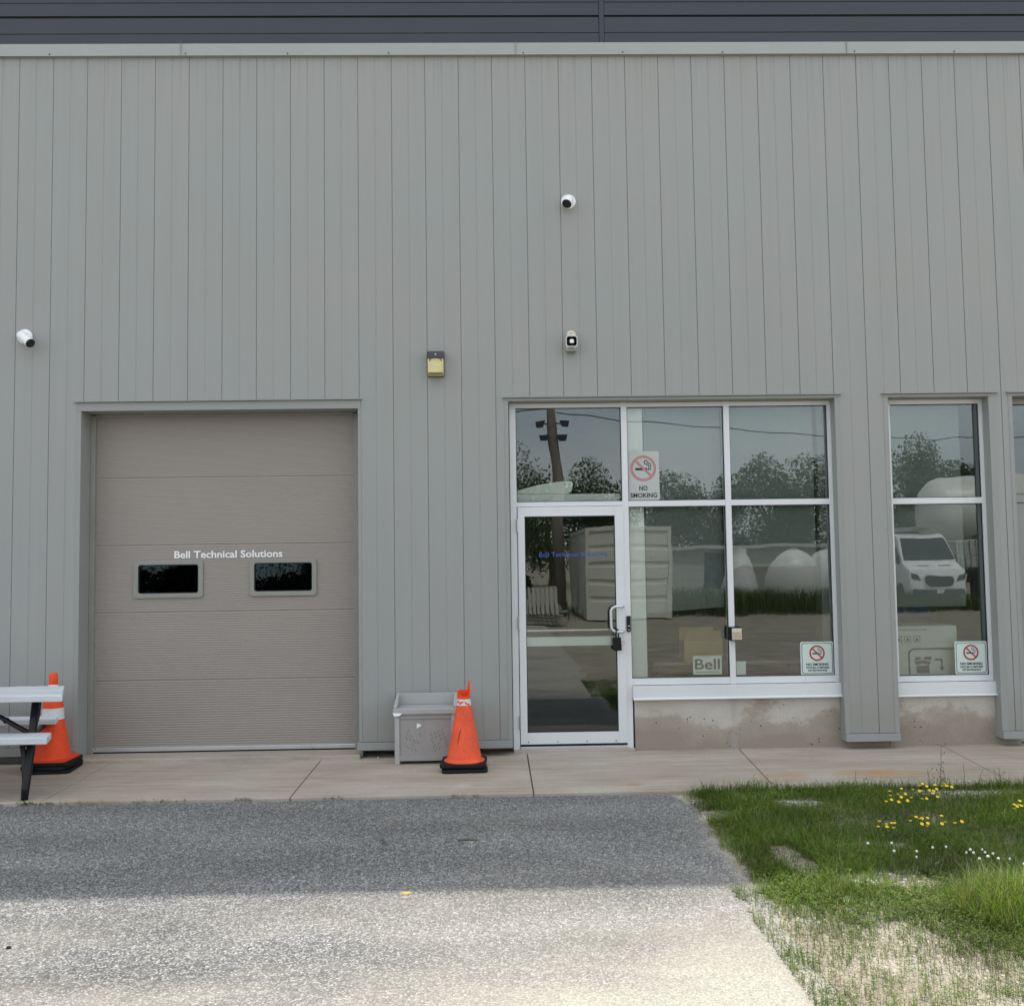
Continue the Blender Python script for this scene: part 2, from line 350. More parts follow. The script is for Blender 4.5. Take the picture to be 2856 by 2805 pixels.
def asphalt_mat():
    m, n, p = new_mat('worn_asphalt')
    v = N(n, 'ShaderNodeTexVoronoi', scale=112, feature='F1'); n.links.new(coords(n), v.inputs[0])
    v2 = N(n, 'ShaderNodeTexVoronoi', scale=60, feature='F1'); n.links.new(coords(n), v2.inputs[0])
    cc = n.nodes.new('ShaderNodeSeparateColor'); n.links.new(v.outputs['Color'], cc.inputs[0])
    c2 = n.nodes.new('ShaderNodeSeparateColor'); n.links.new(v2.outputs['Color'], c2.inputs[0])
    stone = ramp(n, cc.outputs[0], [(0, (.08, .08, .083)), (.45, (.185, .183, .183)), (.78, (.33, .325, .315)), (1, (.66, .64, .61))])
    stone2 = ramp(n, c2.outputs[1], [(0, (.125, .122, .118)), (.6, (.22, .215, .208)), (1, (.48, .465, .44))])
    s_ = mixc(n, .45, stone, stone2)
    edge = ramp(n, v.outputs['Distance'], [(.35, g3(0)), (.75, g3(1))])
    c = mixc(n, math_n(n, 'MULTIPLY', edge, .75), s_, (.05, .05, .05))
    # worn pale dust drifts, heavier away from the wall and along the verge
    g = n.nodes.new('ShaderNodeNewGeometry'); sp = n.nodes.new('ShaderNodeSeparateXYZ'); n.links.new(g.outputs['Position'], sp.inputs[0])
    d1 = N(n, 'ShaderNodeTexNoise', scale=1.0, detail=6, roughness=.55); n.links.new(coords(n, (.9, 1.8, 1)), d1.inputs[0])
    far = math_n(n, 'MULTIPLY', math_n(n, 'ADD', sp.outputs[1], 2.9), -.42, True)     # 0 near the wall, 1 past 5 m
    side = math_n(n, 'MULTIPLY', math_n(n, 'SUBTRACT', sp.outputs[0], 3.4), .45, True)
    k = math_n(n, 'ADD', math_n(n, 'MULTIPLY', far, .30), math_n(n, 'MULTIPLY', side, math_n(n, 'ADD', math_n(n, 'MULTIPLY', far, 1.0), .08)))
    k = math_n(n, 'ADD', k, math_n(n, 'MULTIPLY', math_n(n, 'SUBTRACT', d1.outputs[0], .5), math_n(n, 'ADD', math_n(n, 'MULTIPLY', far, 2.3), .3)))
    k = math_n(n, 'MULTIPLY', k, 1.0, True)
    ed = math_n(n, 'DIVIDE', math_n(n, 'SUBTRACT', math_n(n, 'ADD', sp.outputs[0], math_n(n, 'MULTIPLY', math_n(n, 'SUBTRACT', d1.outputs[0], .5), .5)), 5.44), .16, True)
    ed = math_n(n, 'MULTIPLY', ed, math_n(n, 'MULTIPLY', math_n(n, 'ADD', sp.outputs[1], 1.7), -1.1, True))
    k = math_n(n, 'MAXIMUM', k, math_n(n, 'MULTIPLY', ed, .75))
    fz = N(n, 'ShaderNodeTexNoise', scale=120, detail=3); n.links.new(coords(n), fz.inputs[0])
    dust = ramp(n, fz.outputs[0], [(.3, (.36, .325, .26)), (.7, (.64, .595, .50))])
    # tyre-worn broad tone changes and scattered darker stones
    wv = N(n, 'ShaderNodeTexNoise', scale=1.0, detail=3); n.links.new(coords(n, (.5, 2.2, 1)), wv.inputs[0])
    c = mixc(n, 1.0, c, ramp(n, wv.outputs[0], [(.35, g3(.86)), (.65, g3(1.14))]), 'MULTIPLY')
    c = mixc(n, math_n(n, 'MULTIPLY', k, .66), c, dust)
    c = mixc(n, math_n(n, 'MULTIPLY', spot(n, 3.744, -3.36, .035, .03, 1.6), .8), c, (.75, .60, .10))
    c = mixc(n, math_n(n, 'MULTIPLY', spot(n, 3.53, -1.9, .10, .15), .3), c, (.34, .27, .18))
    n.links.new(c, p.inputs['Base Color']); p.inputs['Roughness'].default_value = .92; p.inputs['Specular IOR Level'].default_value = .15
    bp = n.nodes.new('ShaderNodeBump'); bp.inputs['Strength'].default_value = .7; bp.inputs['Distance'].default_value = .004; bp.invert = True
    n.links.new(v.outputs['Distance'], bp.inputs['Height']); n.links.new(bp.outputs[0], p.inputs['Normal'])
    return m
M['asphalt'] = asphalt_mat()

def sand_mat(name, c0, c1, peb=True):
    m, n, p = new_mat(name)
    a = N(n, 'ShaderNodeTexNoise', scale=2.2, detail=8, roughness=.65); n.links.new(coords(n), a.inputs[0])
    b = N(n, 'ShaderNodeTexNoise', scale=70, detail=4); n.links.new(coords(n), b.inputs[0])
    c = ramp(n, a.outputs[0], [(.35, c0), (.65, c1)])
    c = mixc(n, 1.0, c, ramp(n, b.outputs[0], [(.3, g3(.6)), (.7, g3(1.2))]), 'MULTIPLY')
    if peb:
        v = N(n, 'ShaderNodeTexVoronoi', scale=48); n.links.new(coords(n), v.inputs[0])
        q = n.nodes.new('ShaderNodeSeparateColor'); n.links.new(v.outputs['Color'], q.inputs[0])
        msk = math_n(n, 'MULTIPLY', ramp(n, v.outputs['Distance'], [(.28, g3(1)), (.38, g3(0))]), ramp(n, q.outputs[0], [(.86, g3(0)), (.9, g3(1))]))
        c = mixc(n, math_n(n, 'MULTIPLY', msk, .7), c, ramp(n, q.outputs[1], [(0, (.3, .28, .25)), (1, (.66, .62, .57))]))
    n.links.new(c, p.inputs['Base Color']); p.inputs['Roughness'].default_value = .95; p.inputs['Specular IOR Level'].default_value = .1
    bp = n.nodes.new('ShaderNodeBump'); bp.inputs['Strength'].default_value = .8; bp.inputs['Distance'].default_value = .01
    n.links.new(b.outputs[0], bp.inputs['Height']); n.links.new(bp.outputs[0], p.inputs['Normal'])
    return m
M['sand'] = sand_mat('sandy_verge', (.27, .225, .17), (.44, .39, .315))
M['yard'] = sand_mat('gravel_yard', (.28, .245, .19), (.42, .38, .30), False)

def leaf_mat(name, trans=.35):
    m, n, p = new_mat(name)
    at = n.nodes.new('ShaderNodeVertexColor'); at.layer_name = 'tint'
    n.links.new(at.outputs[0], p.inputs['Base Color']); p.inputs['Roughness'].default_value = .55; p.inputs['Specular IOR Level'].default_value = .3
    tl = n.nodes.new('ShaderNodeBsdfTranslucent'); n.links.new(mixc(n, 1.0, at.outputs[0], (1.2, 1.25, .6), 'MULTIPLY'), tl.inputs[0])
    mx = n.nodes.new('ShaderNodeMixShader'); mx.inputs[0].default_value = trans
    n.links.new(p.outputs[0], mx.inputs[1]); n.links.new(tl.outputs[0], mx.inputs[2]); n.links.new(mx.outputs[0], n.nodes['Material Output'].inputs[0])
    return m
M['leaf'] = leaf_mat('green_leaf')
M['petal_y'] = worn('yellow_petal', (.80, .58, .03), .12, .6)
M['petal_w'] = worn('white_clover_head', (.72, .74, .62), .1, .7)
M['drystalk'] = worn('dry_stalk', (.13, .12, .07), .2, .8)
M['greenstem'] = worn('green_stem', (.05, .10, .025), .2, .7)

# ================================================================== SETTING
GZ = -.105
b = MB(); b.add([(-500, -700, GZ-.02), (500, -700, GZ-.02), (500, 400, GZ-.02), (-500, 400, GZ-.02)], [(0, 1, 2, 3)])
struct(b.build('ground', M['yard']))
# asphalt apron with a ragged edge towards the verge
b = MB(); pts = [(-30, -1.345), (5.50, -1.335)]
y = -1.6
while y > -17: pts.append((5.575+.03*min(1, max(0, (y+2.6)))+(.05+.03*(y < -3.2))*noise.noise(Vector((0, y*2.3, 3)))+.03*noise.noise(Vector((0, y*6, 7)))+.02*noise.noise(Vector((4, y*11, 3))), y)); y -= .06
pts += [(5.6, -17.3), (-30, -17.3)]
b.prism([(x, y_) for x, y_ in pts], GZ-.015, GZ, 'z'); struct(b.build('asphalt_apron', M['asphalt']))

def verge_h(x, y):
    h = .018*noise.noise(Vector((x*1.3, y*1.3, 0)))+.012*noise.noise(Vector((x*4, y*4, 2)))
    e = min(1, max(0, (x-5.55)/.5)); return GZ-.004+h*e+.012*e
b = MB(); nx, ny = 150, 130; X0, X1, Y0, Y1 = 5.52, 12.5, -1.36, -8.5
for j in range(ny+1):
    for i in range(nx+1):
        x = X0+(X1-X0)*(i/nx)**1.2; y = Y0+(Y1-Y0)*j/ny
        b.v.append((x, y, verge_h(x, y)))
for j in range(ny):
    for i in range(nx):
        a = j*(nx+1)+i; b.f.append((a, a+nx+1, a+nx+2, a+1))
struct(b.build('verge_soil', M['sand'], smooth=True))

# sidewalk: slabs with joints
b = MB(); js = [-13.5, -11.7, -9.9, -8.1, -6.3, -4.5, -2.7, -.9, .88, 2.705, 4.503, 6.36, 8.17, 10, 11.8, 13.6]
for i in range(len(js)-1):
    x0, x1 = js[i]+.004, js[i+1]-.004
    sk0 = {6.36: -.05, 8.17: -.065}.get(js[i], 0); sk1 = {6.36: -.05, 8.17: -.065}.get(js[i+1], 0)
    zb, zf = -.068, -.084
    b.add([(x0-sk0, .3, zb), (x1-sk1, .3, zb), (x1+sk1, -1.32, zf), (x0+sk0, -1.32, zf), (x0-sk0, .3, -.26), (x1-sk1, .3, -.26), (x1+sk1, -1.32, -.26), (x0+sk0, -1.32, -.26)],
          [(0, 3, 2, 1), (3, 7, 6, 2), (0, 4, 7, 3), (1, 2, 6, 5), (4, 5, 6, 7), (0, 1, 5, 4)])
struct(b.build('sidewalk', M['walk'], bevel=.006))

# ================================================================== BUILDING
B = thing('warehouse_building', 'long warehouse clad in vertical grey metal panels with a dark blue fascia', 'building')
P = .3048
SD, SW = .008, .0027            # seam depth, half width
def profile(a, c):
    """x, y points of the ribbed cladding between x=a and x=c"""
    pts = [(a, 0)]
    k = math.floor(a/P)-1
    while k*P < c+P:
        x = k*P
        for q in ((x-SW-.004, 0), (x-SW, .002), (x-SW+.001, SD), (x+SW-.001, SD), (x+SW, .0), (x+P/2-.007, 0), (x+P/2-.0012, .0032), (x+P/2+.0012, .0032), (x+P/2+.006, 0)):
            if a < q[0] < c: pts.append(q)
        k += 1
    pts.append((c, 0)); return pts
def clad(mb, a, c, z0, z1):
    pf = profile(a, c); n = len(pf)
    mb.add([(x, y, z0) for x, y in pf]+[(x, y, z1) for x, y in pf], [(i, i+1, i+1+n, i+n) for i in range(n-1)])
    mb.add([(x, y, z0) for x, y in pf]+[(c, .03, z0), (a, .03, z0)], [tuple(reversed(range(n+2)))])   # folded bottom edge
XL, XR = -9.0, 16.0
b = MB(); clad(b, XL, XR, 3.09, 6.25)
for a, c in ((XL, .548), (3.06, 4.342), (7.36, 7.762), (8.775, 8.90), (9.99, XR)): clad(b, a, c, .07, 3.09)
b.build('wall_cladding', M['clad'], B)
# base trim (the folded starter strip that hangs clear of the sidewalk)
for a, c in ((XL, .59), (3.02, 4.378), (7.318, 7.802), (8.718, 8.94), (9.95, XR)):
    b = MB(); b.box(a, c, -.022, .1, 0, .066); b.build('base_trim', M['trim'], B, bevel=.002)
# openings: corner trims, returns, header trims
for x0, x1 in ((.546, .590), (3.035, 3.062), (4.340, 4.378), (7.318, 7.362), (7.760, 7.802), (8.718, 8.777), (8.898, 8.936), (9.955, 9.99)):
    b = MB(); b.box(x0, x1, -.004, .0285, .068, 3.088); b.build('corner_trim', M['trim'], B, bevel=.0015)
for x0, x1, d in ((.560, .588, .30), (3.037, 3.06, .30), (4.344, 4.376, .125), (7.320, 7.355, .125), (7.765, 7.800, .125), (8.720, 8.77, .125), (8.901, 8.934, .125), (9.957, 9.985, .125)):
    b = MB(); b.box(x0, x1, .0286, d, .0 if d < .2 else -.06, 3.07); b.build('jamb_return', M['trim'], B)
for x0, x1, z, d in ((.55, 3.058, 3.008, .30), (4.344, 7.358, 3.058, .125), (7.764, 8.773, 3.058, .125), (8.902, 9.986, 3.058, .125)):
    b = MB(); b.box(x0, x1, -.006, d, z, 3.086); b.build('header_trim', M['trim'], B, bevel=.0015)
for x0, x1 in ((.53, 3.075), (4.325, 7.378), (7.742, 8.80), (8.88, 10.0)):
    b = MB(); b.add([(x0, .0, 3.097), (x1, .0, 3.097), (x1, -.03, 3.091), (x0, -.03, 3.091), (x0, .0, 3.0875), (x1, .0, 3.0875), (x1, -.03, 3.0865), (x0, -.03, 3.0865)],
          [(0, 3, 2, 1), (3, 7, 6, 2), (4, 5, 6, 7), (0, 4, 7, 3), (1, 2, 6, 5)]); b.build('drip_edge', M['flash'], B)
# structural wall behind, closed shell of the building
b = MB()
for a, c in ((XL, .545), (3.062, 4.342), (7.36, 7.764), (8.772, 8.90), (9.987, XR)):
    b.box(a, c, .031, .118, .067, 3.0)
b.box(XL, XR, .031, .30, 3.09, 6.2)
b.box(XL, XR, .301, .42, 3.09, 7.15)
b.box(XL, .54, .121, .42, -.1, 3.09); b.box(3.07, 4.30, .301, .42, -.1, 3.09)
b.box(9.99, XR, .121, .42, -.1, 3.09)
b.box(XL, XL+.2, .42, 22, -.1, 7.1); b.box(XR-.2, XR, .42, 22, -.1, 7.1); b.box(XL, XR, 21.8, 22, -.1, 7.1)
b.build('inner_wall', M['intgrey'], B)
b = MB(); b.box(XL, XR, .42, 22, 6.9, 7.0); b.build('roof', M['navy'], B)
# foundation
for q in ((XL, .552, .27, .33, -.2, .06), (3.065, 4.386, .27, .33, -.2, .06), (5.472, 7.76, .122, .25, -.2, .386), (7.761, 8.95, .118, .25, -.2, .384), (9.99, XR, .12, .33, -.2, .06)):
    b = MB(); b.box(*q); b.build('foundation_wall', M['conc'], B, bevel=.004)
for q in ((.575, 3.045, -.03, .40, -.2, -.035), (4.386, 5.471, .10, .4, -.2, -.045)):
    b = MB(); b.box(*q); b.build('door_sill_slab', M['walk'], B, bevel=.008)
# cap flashing
b = MB(); b.add([(XL, -.035, 6.235), (XR, -.035, 6.235), (XR, -.028, 6.245), (XL, -.028, 6.245), (XL, -.022, 6.352), (XR, -.022, 6.352), (XR, .15, 6.372), (XL, .15, 6.372), (XL, .0, 6.232), (XR, .0, 6.232)],
            [(0, 1, 2, 3), (3, 2, 5, 4), (4, 5, 6, 7), (8, 9, 1, 0)])
cf = b.build('cap_flashing', M['flash'], B)
for x in (1.454, 4.489, 7.531, -1.6, 10.6):
    b = MB(); b.box(x-.0012, x+.0012, -.036, -.02, 6.24, 6.353); b.build('flashing_joint', M['greyplastic'], cf)
for i, x in enumerate((.277, 1.497, 2.418, 3.333, 4.558, 5.469, 6.384, 7.603, 8.527, -.65, 9.5)):
    b = MB(); b.lathe([(.006, 0), (.006, .006), (.003, .008)], 8, T(x, -.0275, 6.253+.004*(i % 2)) @ rot_to((0, -1, 0)))
    b.build('screw', M['darkgrey'], cf)
# dark fascia siding
b = MB()
zs = [(6.36, 6.484), (6.487, 6.632), (6.652, 6.775), (6.778, 6.905), (6.925, 7.05), (7.053, 7.16)]
for z0, z1 in zs:
    for a, c in ((XL, 5.262), (5.314, XR)):
        b.add([(a, .048, z0), (c, .048, z0), (c, .052, z1), (a, .052, z1), (a, .062, z0), (c, .062, z0), (c, .062, z1), (a, .062, z1)], [(0, 1, 2, 3), (0, 4, 5, 1), (3, 2, 6, 7), (0, 3, 7, 4), (1, 5, 6, 2)])
b.box(5.266, 5.310, .043, .062, 6.36, 7.16)
b.build('fascia_siding', M['navy'], B)
b = MB(); b.box(XL, XR, .063, .3, 6.36, 7.16); b.build('fascia_backing', M['black'], B)
b = MB(); b.box(XL, XR, .03, .46, 7.163, 7.20); b.build('coping', M['navy'], B)

# rooms behind the glass
b = MB()
b.box(4.25, 9.95, .42, 5.5, -.1, -.03); floor = b.build('office_floor', M['intfloor'], B)
b = MB(); b.box(4.25, 9.95, .25, 5.5, 3.06, 3.085); b.box(4.18, 4.25, .42, 5.5, -.03, 3.06); b.box(9.95, 9.985, .42, 5.5, -.03, 3.06); b.box(4.25, 9.95, 5.5, 5.6, -.03, 3.06)
b.build('office_wall', M['intgrey'], B)
for q in ((5.455, 5.612, .232, .42, -.03, 3.055), (7.225, 7.75, .23, .42, -.03, 3.055), (8.775, 8.95, .23, .42, -.03, 3.055)):
    b = MB(); b.box(*q); b.build('drywall_return', M['drywall' if q[0] < 6 else 'intgrey'], B)
b = MB(); b.box(4.45, 5.39, .235, .44, 2.12, 2.235); b.build('door_header_ledge', M['drywall'], B)
b = MB(); b.box(-.2, 4.1, .43, 9, -.1, -.06); b.box(-.3, -.2, .43, 9, -.1, 3.4); b.box(4.08, 4.15, .43, 9, -.1, 3.4); b.box(-.3, 4.15, 9, 9.1, -.1, 3.4); b.box(-.3, 4.15, .43, 9, 3.4, 3.5)
b.build('garage_bay', M['intfloor'], B)

# ---------------------------------------------------------- overhead door
D = MB()
zlist = [-.018, .605, 1.214, 1.819, 2.432, 3.02]
pf = []      # y, z profile
for s_ in range(5):
    z0, z1 = zlist[s_], zlist[s_+1]
    pf += [(.250, z0+.001), (.2455, z0+.0025)]
    n_ = 28; h = (z1-z0-.012)/n_
    for i in range(n_):
        z = z0+.006+i*h
        pf += [(.2450, z), (.2436, z+h*.28), (.2436, z+h*.62), (.2458, z+h*.80), (.2458, z+h*.95)]
    pf += [(.246, z1-.004), (.250, z1-.001)]
# split the ribbed skin round the two window holes
wins = ((.975, 1.600, 1.340, 1.676), (2.018, 2.624, 1.345, 1.680))
def skin(mb, a, c, z0, z1):
    q = [t for t in pf if z0 <= t[1] <= z1]
    n = len(q); mb.add([(a, y, z) for y, z in q]+[(c, y, z) for y, z in q], [(i, i+n, i+n+1, i+1) for i in range(n-1)])
for a, c in ((.61, .99), (1.585, 2.033), (2.61, 2.975)): skin(D, a, c, -9, 9)
for a, c in ((.99, 1.585), (2.033, 2.61)): skin(D, a, c, -9, 1.376); skin(D, a, c, 1.648, 9)
od = D.build('overhead_door', M['door_metal'], B)
for x0, x1, z0, z1 in wins:
    b = MB(); ring(b, rrect(x0, x1, z0, z1, .03), rrect(x0+.042, x1-.042, z0+.042, z1-.036, .022), .228, .262)
    f = b.build('window_frame', M['door_trim'], od, bevel=.004)
    b = MB(); ring(b, rrect(x0+.042, x1-.042, z0+.042, z1-.036, .022), rrect(x0+.049, x1-.049, z0+.049, z1-.043, .018), .236, .262); b.build('gasket', M['gasket'], od)
    b = MB(); b.box(x0+.03, x1-.03, .249, .253, z0+.03, z1-.03); b.build('pane', M['glass_door'], od)
b = MB(); b.box(.615, 2.97, .232, .262, -.022, .014); b.build('bottom_rail', M['alu_bright'], od, bevel=.003)
b = MB(); b.box(.612, 2.972, .236, .262, -.055, -.0225); b.build('rubber_seal', M['rubber'], od)
for q in ((.5885, .632, .205, .245, -.035, 3.0), (2.968, 3.0365, .215, .2425, -.035, 3.0), (.633, 2.967, .21, .2425, 2.985, 3.007)):
    b = MB(); b.box(*q); b.build('door_track_strip', M['door_trim'], B, bevel=.003)
b = MB(); b.box(.60, 3.02, .27, .31, 2.98, 3.09); b.box(.55, .609, .264, .31, -.06, 3.0); b.box(2.976, 3.06, .264, .31, -.06, 3.0); b.build('door_head', M['darkgrey'], B)
text_mesh('Bell Technical Solutions', 1.338, 2.314, 1.699, .063, .2425, M['white_vinyl'], 'door_lettering', od, bold=.022)

# ---------------------------------------------------------- storefront
def pane(x0, x1, z0, z1, par, y=.150):
    b = MB(); b.box(x0-.008, x1+.008, y, y+.004, z0-.008, z1+.008); b.build('pane', M['glass'], par)
    b = MB(); g = .006; b.box(x0, x0+g, y-.012, y-.001, z0, z1); b.box(x1-g, x1, y-.012, y-.001, z0, z1); b.box(x0+g, x1-g, y-.012, y-.001, z0, z0+g); b.box(x0+g, x1-g, y-.012, y-.001, z1-g, z1)
    b.build('gasket', M['gasket'], par)
FY0, FY1 = .120, .225
b = MB()
for x0, x1, z0 in ((4.386, 4.444, -.045), (5.401, 5.4555, -.045), (6.338, 6.390, .505), (7.288, 7.342, .505)): b.box(x0, x1, FY0, FY1, z0, 3.056)
for x0, x1, z0, z1 in ((4.444, 5.401, 3.014, 3.0545), (5.4555, 6.338, 3.014, 3.0545), (6.390, 7.288, 3.014, 3.0545), (4.444, 5.401, 2.118, 2.158), (5.4555, 6.338, 2.106, 2.158), (6.390, 7.288, 2.106, 2.158), (5.4555, 6.338, .507, .566), (6.390, 7.288, .507, .566)):
    b.box(x0, x1, FY0+.003, FY1-.003, z0, z1)
sf = b.build('storefront_frame', M['alu'], B, bevel=.0015)
for q in ((4.444, 5.401, 2.158, 3.014), (5.4555, 6.338, 2.158, 3.014), (6.39, 7.288, 2.158, 3.014), (5.4555, 6.338, .566, 2.106), (6.39, 7.288, .566, 2.106)): pane(*q, sf)
b = MB(); b.box(5.456, 7.352, .075, .122, .395, .503); b.prism([(.058, .386), (.075, .390), (.075, .40), (.060, .394)], 5.456, 7.352, 'x'); b.build('sill', M['alu'], sf, bevel=.001)
b = MB(); b.prism([(.054, .383), (.0575, .3855), (.0575, .398), (.054, .395)], 5.454, 7.354, 'x'); b.build('sill_lip', M['whiteplastic'], sf)
# narrow window
b = MB()
for x0, x1 in ((7.805, 7.868), (8.690, 8.768)): b.box(x0, x1, FY0, FY1, .495, 3.056)
for z0, z1 in ((3.012, 3.0545), (2.098, 2.152), (.497, .548)): b.box(7.868, 8.690, FY0+.003, FY1-.003, z0, z1)
nw = b.build('narrow_window_frame', M['alu'], B, bevel=.0015)
pane(7.868, 8.690, 2.152, 3.012, nw); pane(7.868, 8.690, .548, 2.098, nw)
b = MB(); b.box(7.802, 8.762, .075, .122, .385, .493); b.build('sill', M['alu'], nw, bevel=.001)
b = MB(); b.prism([(.054, .374), (.060, .377), (.060, .39), (.054, .387)], 7.80, 8.764, 'x'); b.build('sill_lip', M['whiteplastic'], nw)
# third opening: grey service door with a transom
b = MB(); b.box(8.936, 8.985, FY0, FY1, -.05, 3.056); b.box(9.90, 9.955, FY0, FY1, -.05, 3.056); b.box(8.985, 9.90, FY0, FY1, 3.0, 3.056); b.box(8.985, 9.90, FY0, FY1, 2.10, 2.17)
sdf = b.build('service_door_frame', M['trim'], B, bevel=.0015); pane(8.985, 9.90, 2.17, 3.0, sdf)
b = MB(); b.box(8.989, 9.896, .135, .18, -.02, 2.096); b.build('service_door', M['trim'], B, bevel=.002)
for z in (1.93, 1.02, .2):
    b = MB(); b.tube([(8.985, .118, z-.055), (8.985, .118, z+.055)], .008, 8); b.build('hinge', M['steel'], B)

# glass door
dl = MB(); dy0, dy1 = .112, .156
dl.box(4.450, 4.512, dy0, dy1, .002, 2.114); dl.box(5.326, 5.404, dy0, dy1, .002, 2.114)
dl.box(4.512, 5.326, dy0+.0012, dy1, .002, .104); dl.box(4.512, 5.326, dy0+.0012, dy1, 2.028, 2.114)
gd = dl.build('glass_door', M['alu'], B, bevel=.0015)
b = MB(); b.box(4.505, 5.333, .133, .137, .098, 2.034); b.build('pane', M['glass'], gd)
b = MB(); g = .006; b.box(4.512, 4.512+g, .120, .132, .104, 2.028); b.box(5.326-g, 5.326, .120, .132, .104, 2.028); b.box(4.518, 5.32, .120, .132, .104, .11); b.box(4.518, 5.32, .120, .132, 2.022, 2.028); b.build('gasket', M['gasket'], gd)
b = MB(); b.tube([(4.52, .185, 1.0), (5.32, .185, 1.0)], .015, 12); b.build('push_bar', M['steel'], gd, smooth=40)
b = MB(); b.box(4.513, 5.325, .160, .185, .862, .944); b.build('push_rail', M['drywall'], gd, bevel=.003)
b = MB(); b.box(4.446, 5.405, .105, .20, -.0448, -.018); b.build('threshold', M['alu_bright'], B, bevel=.003)
b = MB(); b.box(4.452, 5.403, .120, .15, -.0175, .0015); b.build('door_sweep', M['rubber'], gd)
b = MB()
hp = []
for i in range(9):
    a = R(90+90*i/8); hp.append((5.318+.05*math.cos(a)*1.0, .055, 1.162+.05*math.sin(a)))
pts_ = [(5.378, .110, 1.212), (5.378, .062, 1.212), (5.366, .055, 1.212)]+hp+[(5.268, .055, 1.0+.038)]
for i in range(1, 9):
    a = R(180+90*i/8); pts_.append((5.318+.05*math.cos(a), .055, 1.038+.05*math.sin(a)))
pts_ += [(5.366, .055, .988), (5.378, .062, .988), (5.378, .110, .988)]
b.tube(pts_, .0125, 12); b.build('pull_handle', M['alu_bright'], gd, smooth=True)
for z in (1.945, 1.075, .195):
    b = MB(); b.tube([(4.447, .108, z-.058), (4.447, .108, z+.058)], .0085, 10)
    for k in range(5): b.tube([(4.447, .108, z-.05+k*.025-.001), (4.447, .108, z-.05+k*.025+.001)], .0098, 10)
    b.build('hinge', M['steel'], gd)
for x in (4.52, 4.78, 5.04, 5.3):
    b = MB(); b.lathe([(.006, 0), (.005, .003)], 8, T(x, .1125, .022) @ rot_to((0, -1, 0))); b.build('screw', M['darkgrey'], gd)
text_mesh('Bell Technical Solutions', 4.640, 5.255, 1.663, .042, .1325, M['blue'], 'door_lettering', gd, bold=.0, depth=.0004)

# ================================================================== THINGS ON AND BY THE WALL
b = MB(); pp = [(4.45, 2.238), (4.45, 2.27)]+[(4.45+.50*u, 2.27+.085*math.sin(u*math.pi/2)**.9) for u in (.15, .3, .45, .6, .75, .9, 1.0)]+[(4.965, 2.33), (4.955, 2.27), (4.925, 2.238)]
b.prism(pp, .238, .262); tag(b.build('curved_white_panel', M['drywall'], bevel=.004), 'curved white panel resting inside the glass above the door', 'panel')
# roller blinds
def blind(x0, x1, z0, z1, label, y=.245, skew=0):
    b = MB(); n = 40; vs_ = []
    for j in range(n+1):
        t = j/n; z = z1+(z0-z1)*t
        for x, s_ in ((x0, 0), (x1, skew)):
            vs_.append((x, y+.004*math.sin(j*1.1)*t, z+s_*t))
    nn = len(vs_)
    fs = [(2*j, 2*j+2, 2*j+3, 2*j+1) for j in range(n)]
    vs2 = [(v[0], v[1]+.0015, v[2]) for v in vs_]; b.add(vs_, fs); b.add(vs2, [tuple(reversed(q)) for q in fs])
    t = thing('roller_blind', label, 'blind', ((x0+x1)/2, y, z1), 'roller blinds behind the glass')
    b.build('fabric', M['blind'], t)
    b = MB(); b.box(x0, x1, y-.004, y+.008, z0-.014, z0, Matrix.Translation((0, 0, 0)) if not skew else Matrix(((1, 0, 0, 0), (0, 1, 0, 0), (skew/(x1-x0), 0, 1, -skew/(x1-x0)*x0), (0, 0, 0, 1)))); b.build('hem_bar', M['blind'], t)
    b = MB(); b.tube([(x0, y+.03, z1-.01), (x1, y+.03, z1-.01)], .022, 10); b.build('roller', M['drywall'], t)
blind(5.625, 6.33, 1.155, 3.04, 'grey roller blind nearest the white inner post, its hem slanting up to the right', skew=.045)
blind(6.365, 7.19, 1.56, 3.04, 'shortest grey roller blind, in the right half of the wide storefront window')
blind(7.80, 8.56, 1.175, 3.04, 'grey roller blind in the narrow separate window, above the boxes')

def no_smoke(t, cx, cz, r, mr, mk, y):
    b = MB()
    n = 36; o_ = [(cx+r*math.cos(2*math.pi*i/n), cz+r*math.sin(2*math.pi*i/n)) for i in range(n)]; i_ = [(cx+r*.80*math.cos(2*math.pi*i/n), cz+r*.80*math.sin(2*math.pi*i/n)) for i in range(n)]
    ring(b, o_, i_, y-.0018, y-.0001)
    a = R(-45); m = T(cx, 0, cz) @ Matrix.Rotation(R(45), 4, 'Y'); b.box(-r*.86, r*.86, y-.0019, y-.0002, -r*.09, r*.09, m)
    b.build('prohibition_ring', mr, t)
    b = MB(); b.box(cx-r*.62, cx+r*.30, y-.0012, y-.0001, cz-r*.15, cz+r*.03); b.box(cx+r*.36, cx+r*.44, y-.0012, y-.0001, cz-r*.15, cz+r*.03); b.box(cx+r*.50, cx+r*.58, y-.0012, y-.0001, cz-r*.15, cz+r*.03)
    pts = [(.40, .08), (.42, .22), (.30, .30), (.14, .34), (.06, .46), (.12, .60), (.26, .62), (.33, .52), (.30, .44), (.46, .40), (.56, .30), (.57, .08)]
    b.tube([(cx+r*p_[0], y-.0008, cz+r*p_[1]) for p_ in pts], r*.035, 5)
    b.build('cigarette_symbol', mk, t)
def plate(t, x0, x1, z0, z1, y, mat, r=.012, th=.002):
    b = MB(); b.prism(rrect(x0, x1, z0, z1, r), y, y+th); return b.build('sign_plate', mat, t)
SY = .1475
t = thing('no_smoking_sign', 'tall faded sign reading NO SMOKING on the upper pane beside the door', 'sign', (5.6, SY, 2.17))
plate(t, 5.462, 5.745, 2.166, 2.61, SY, M['sign1'], .012)
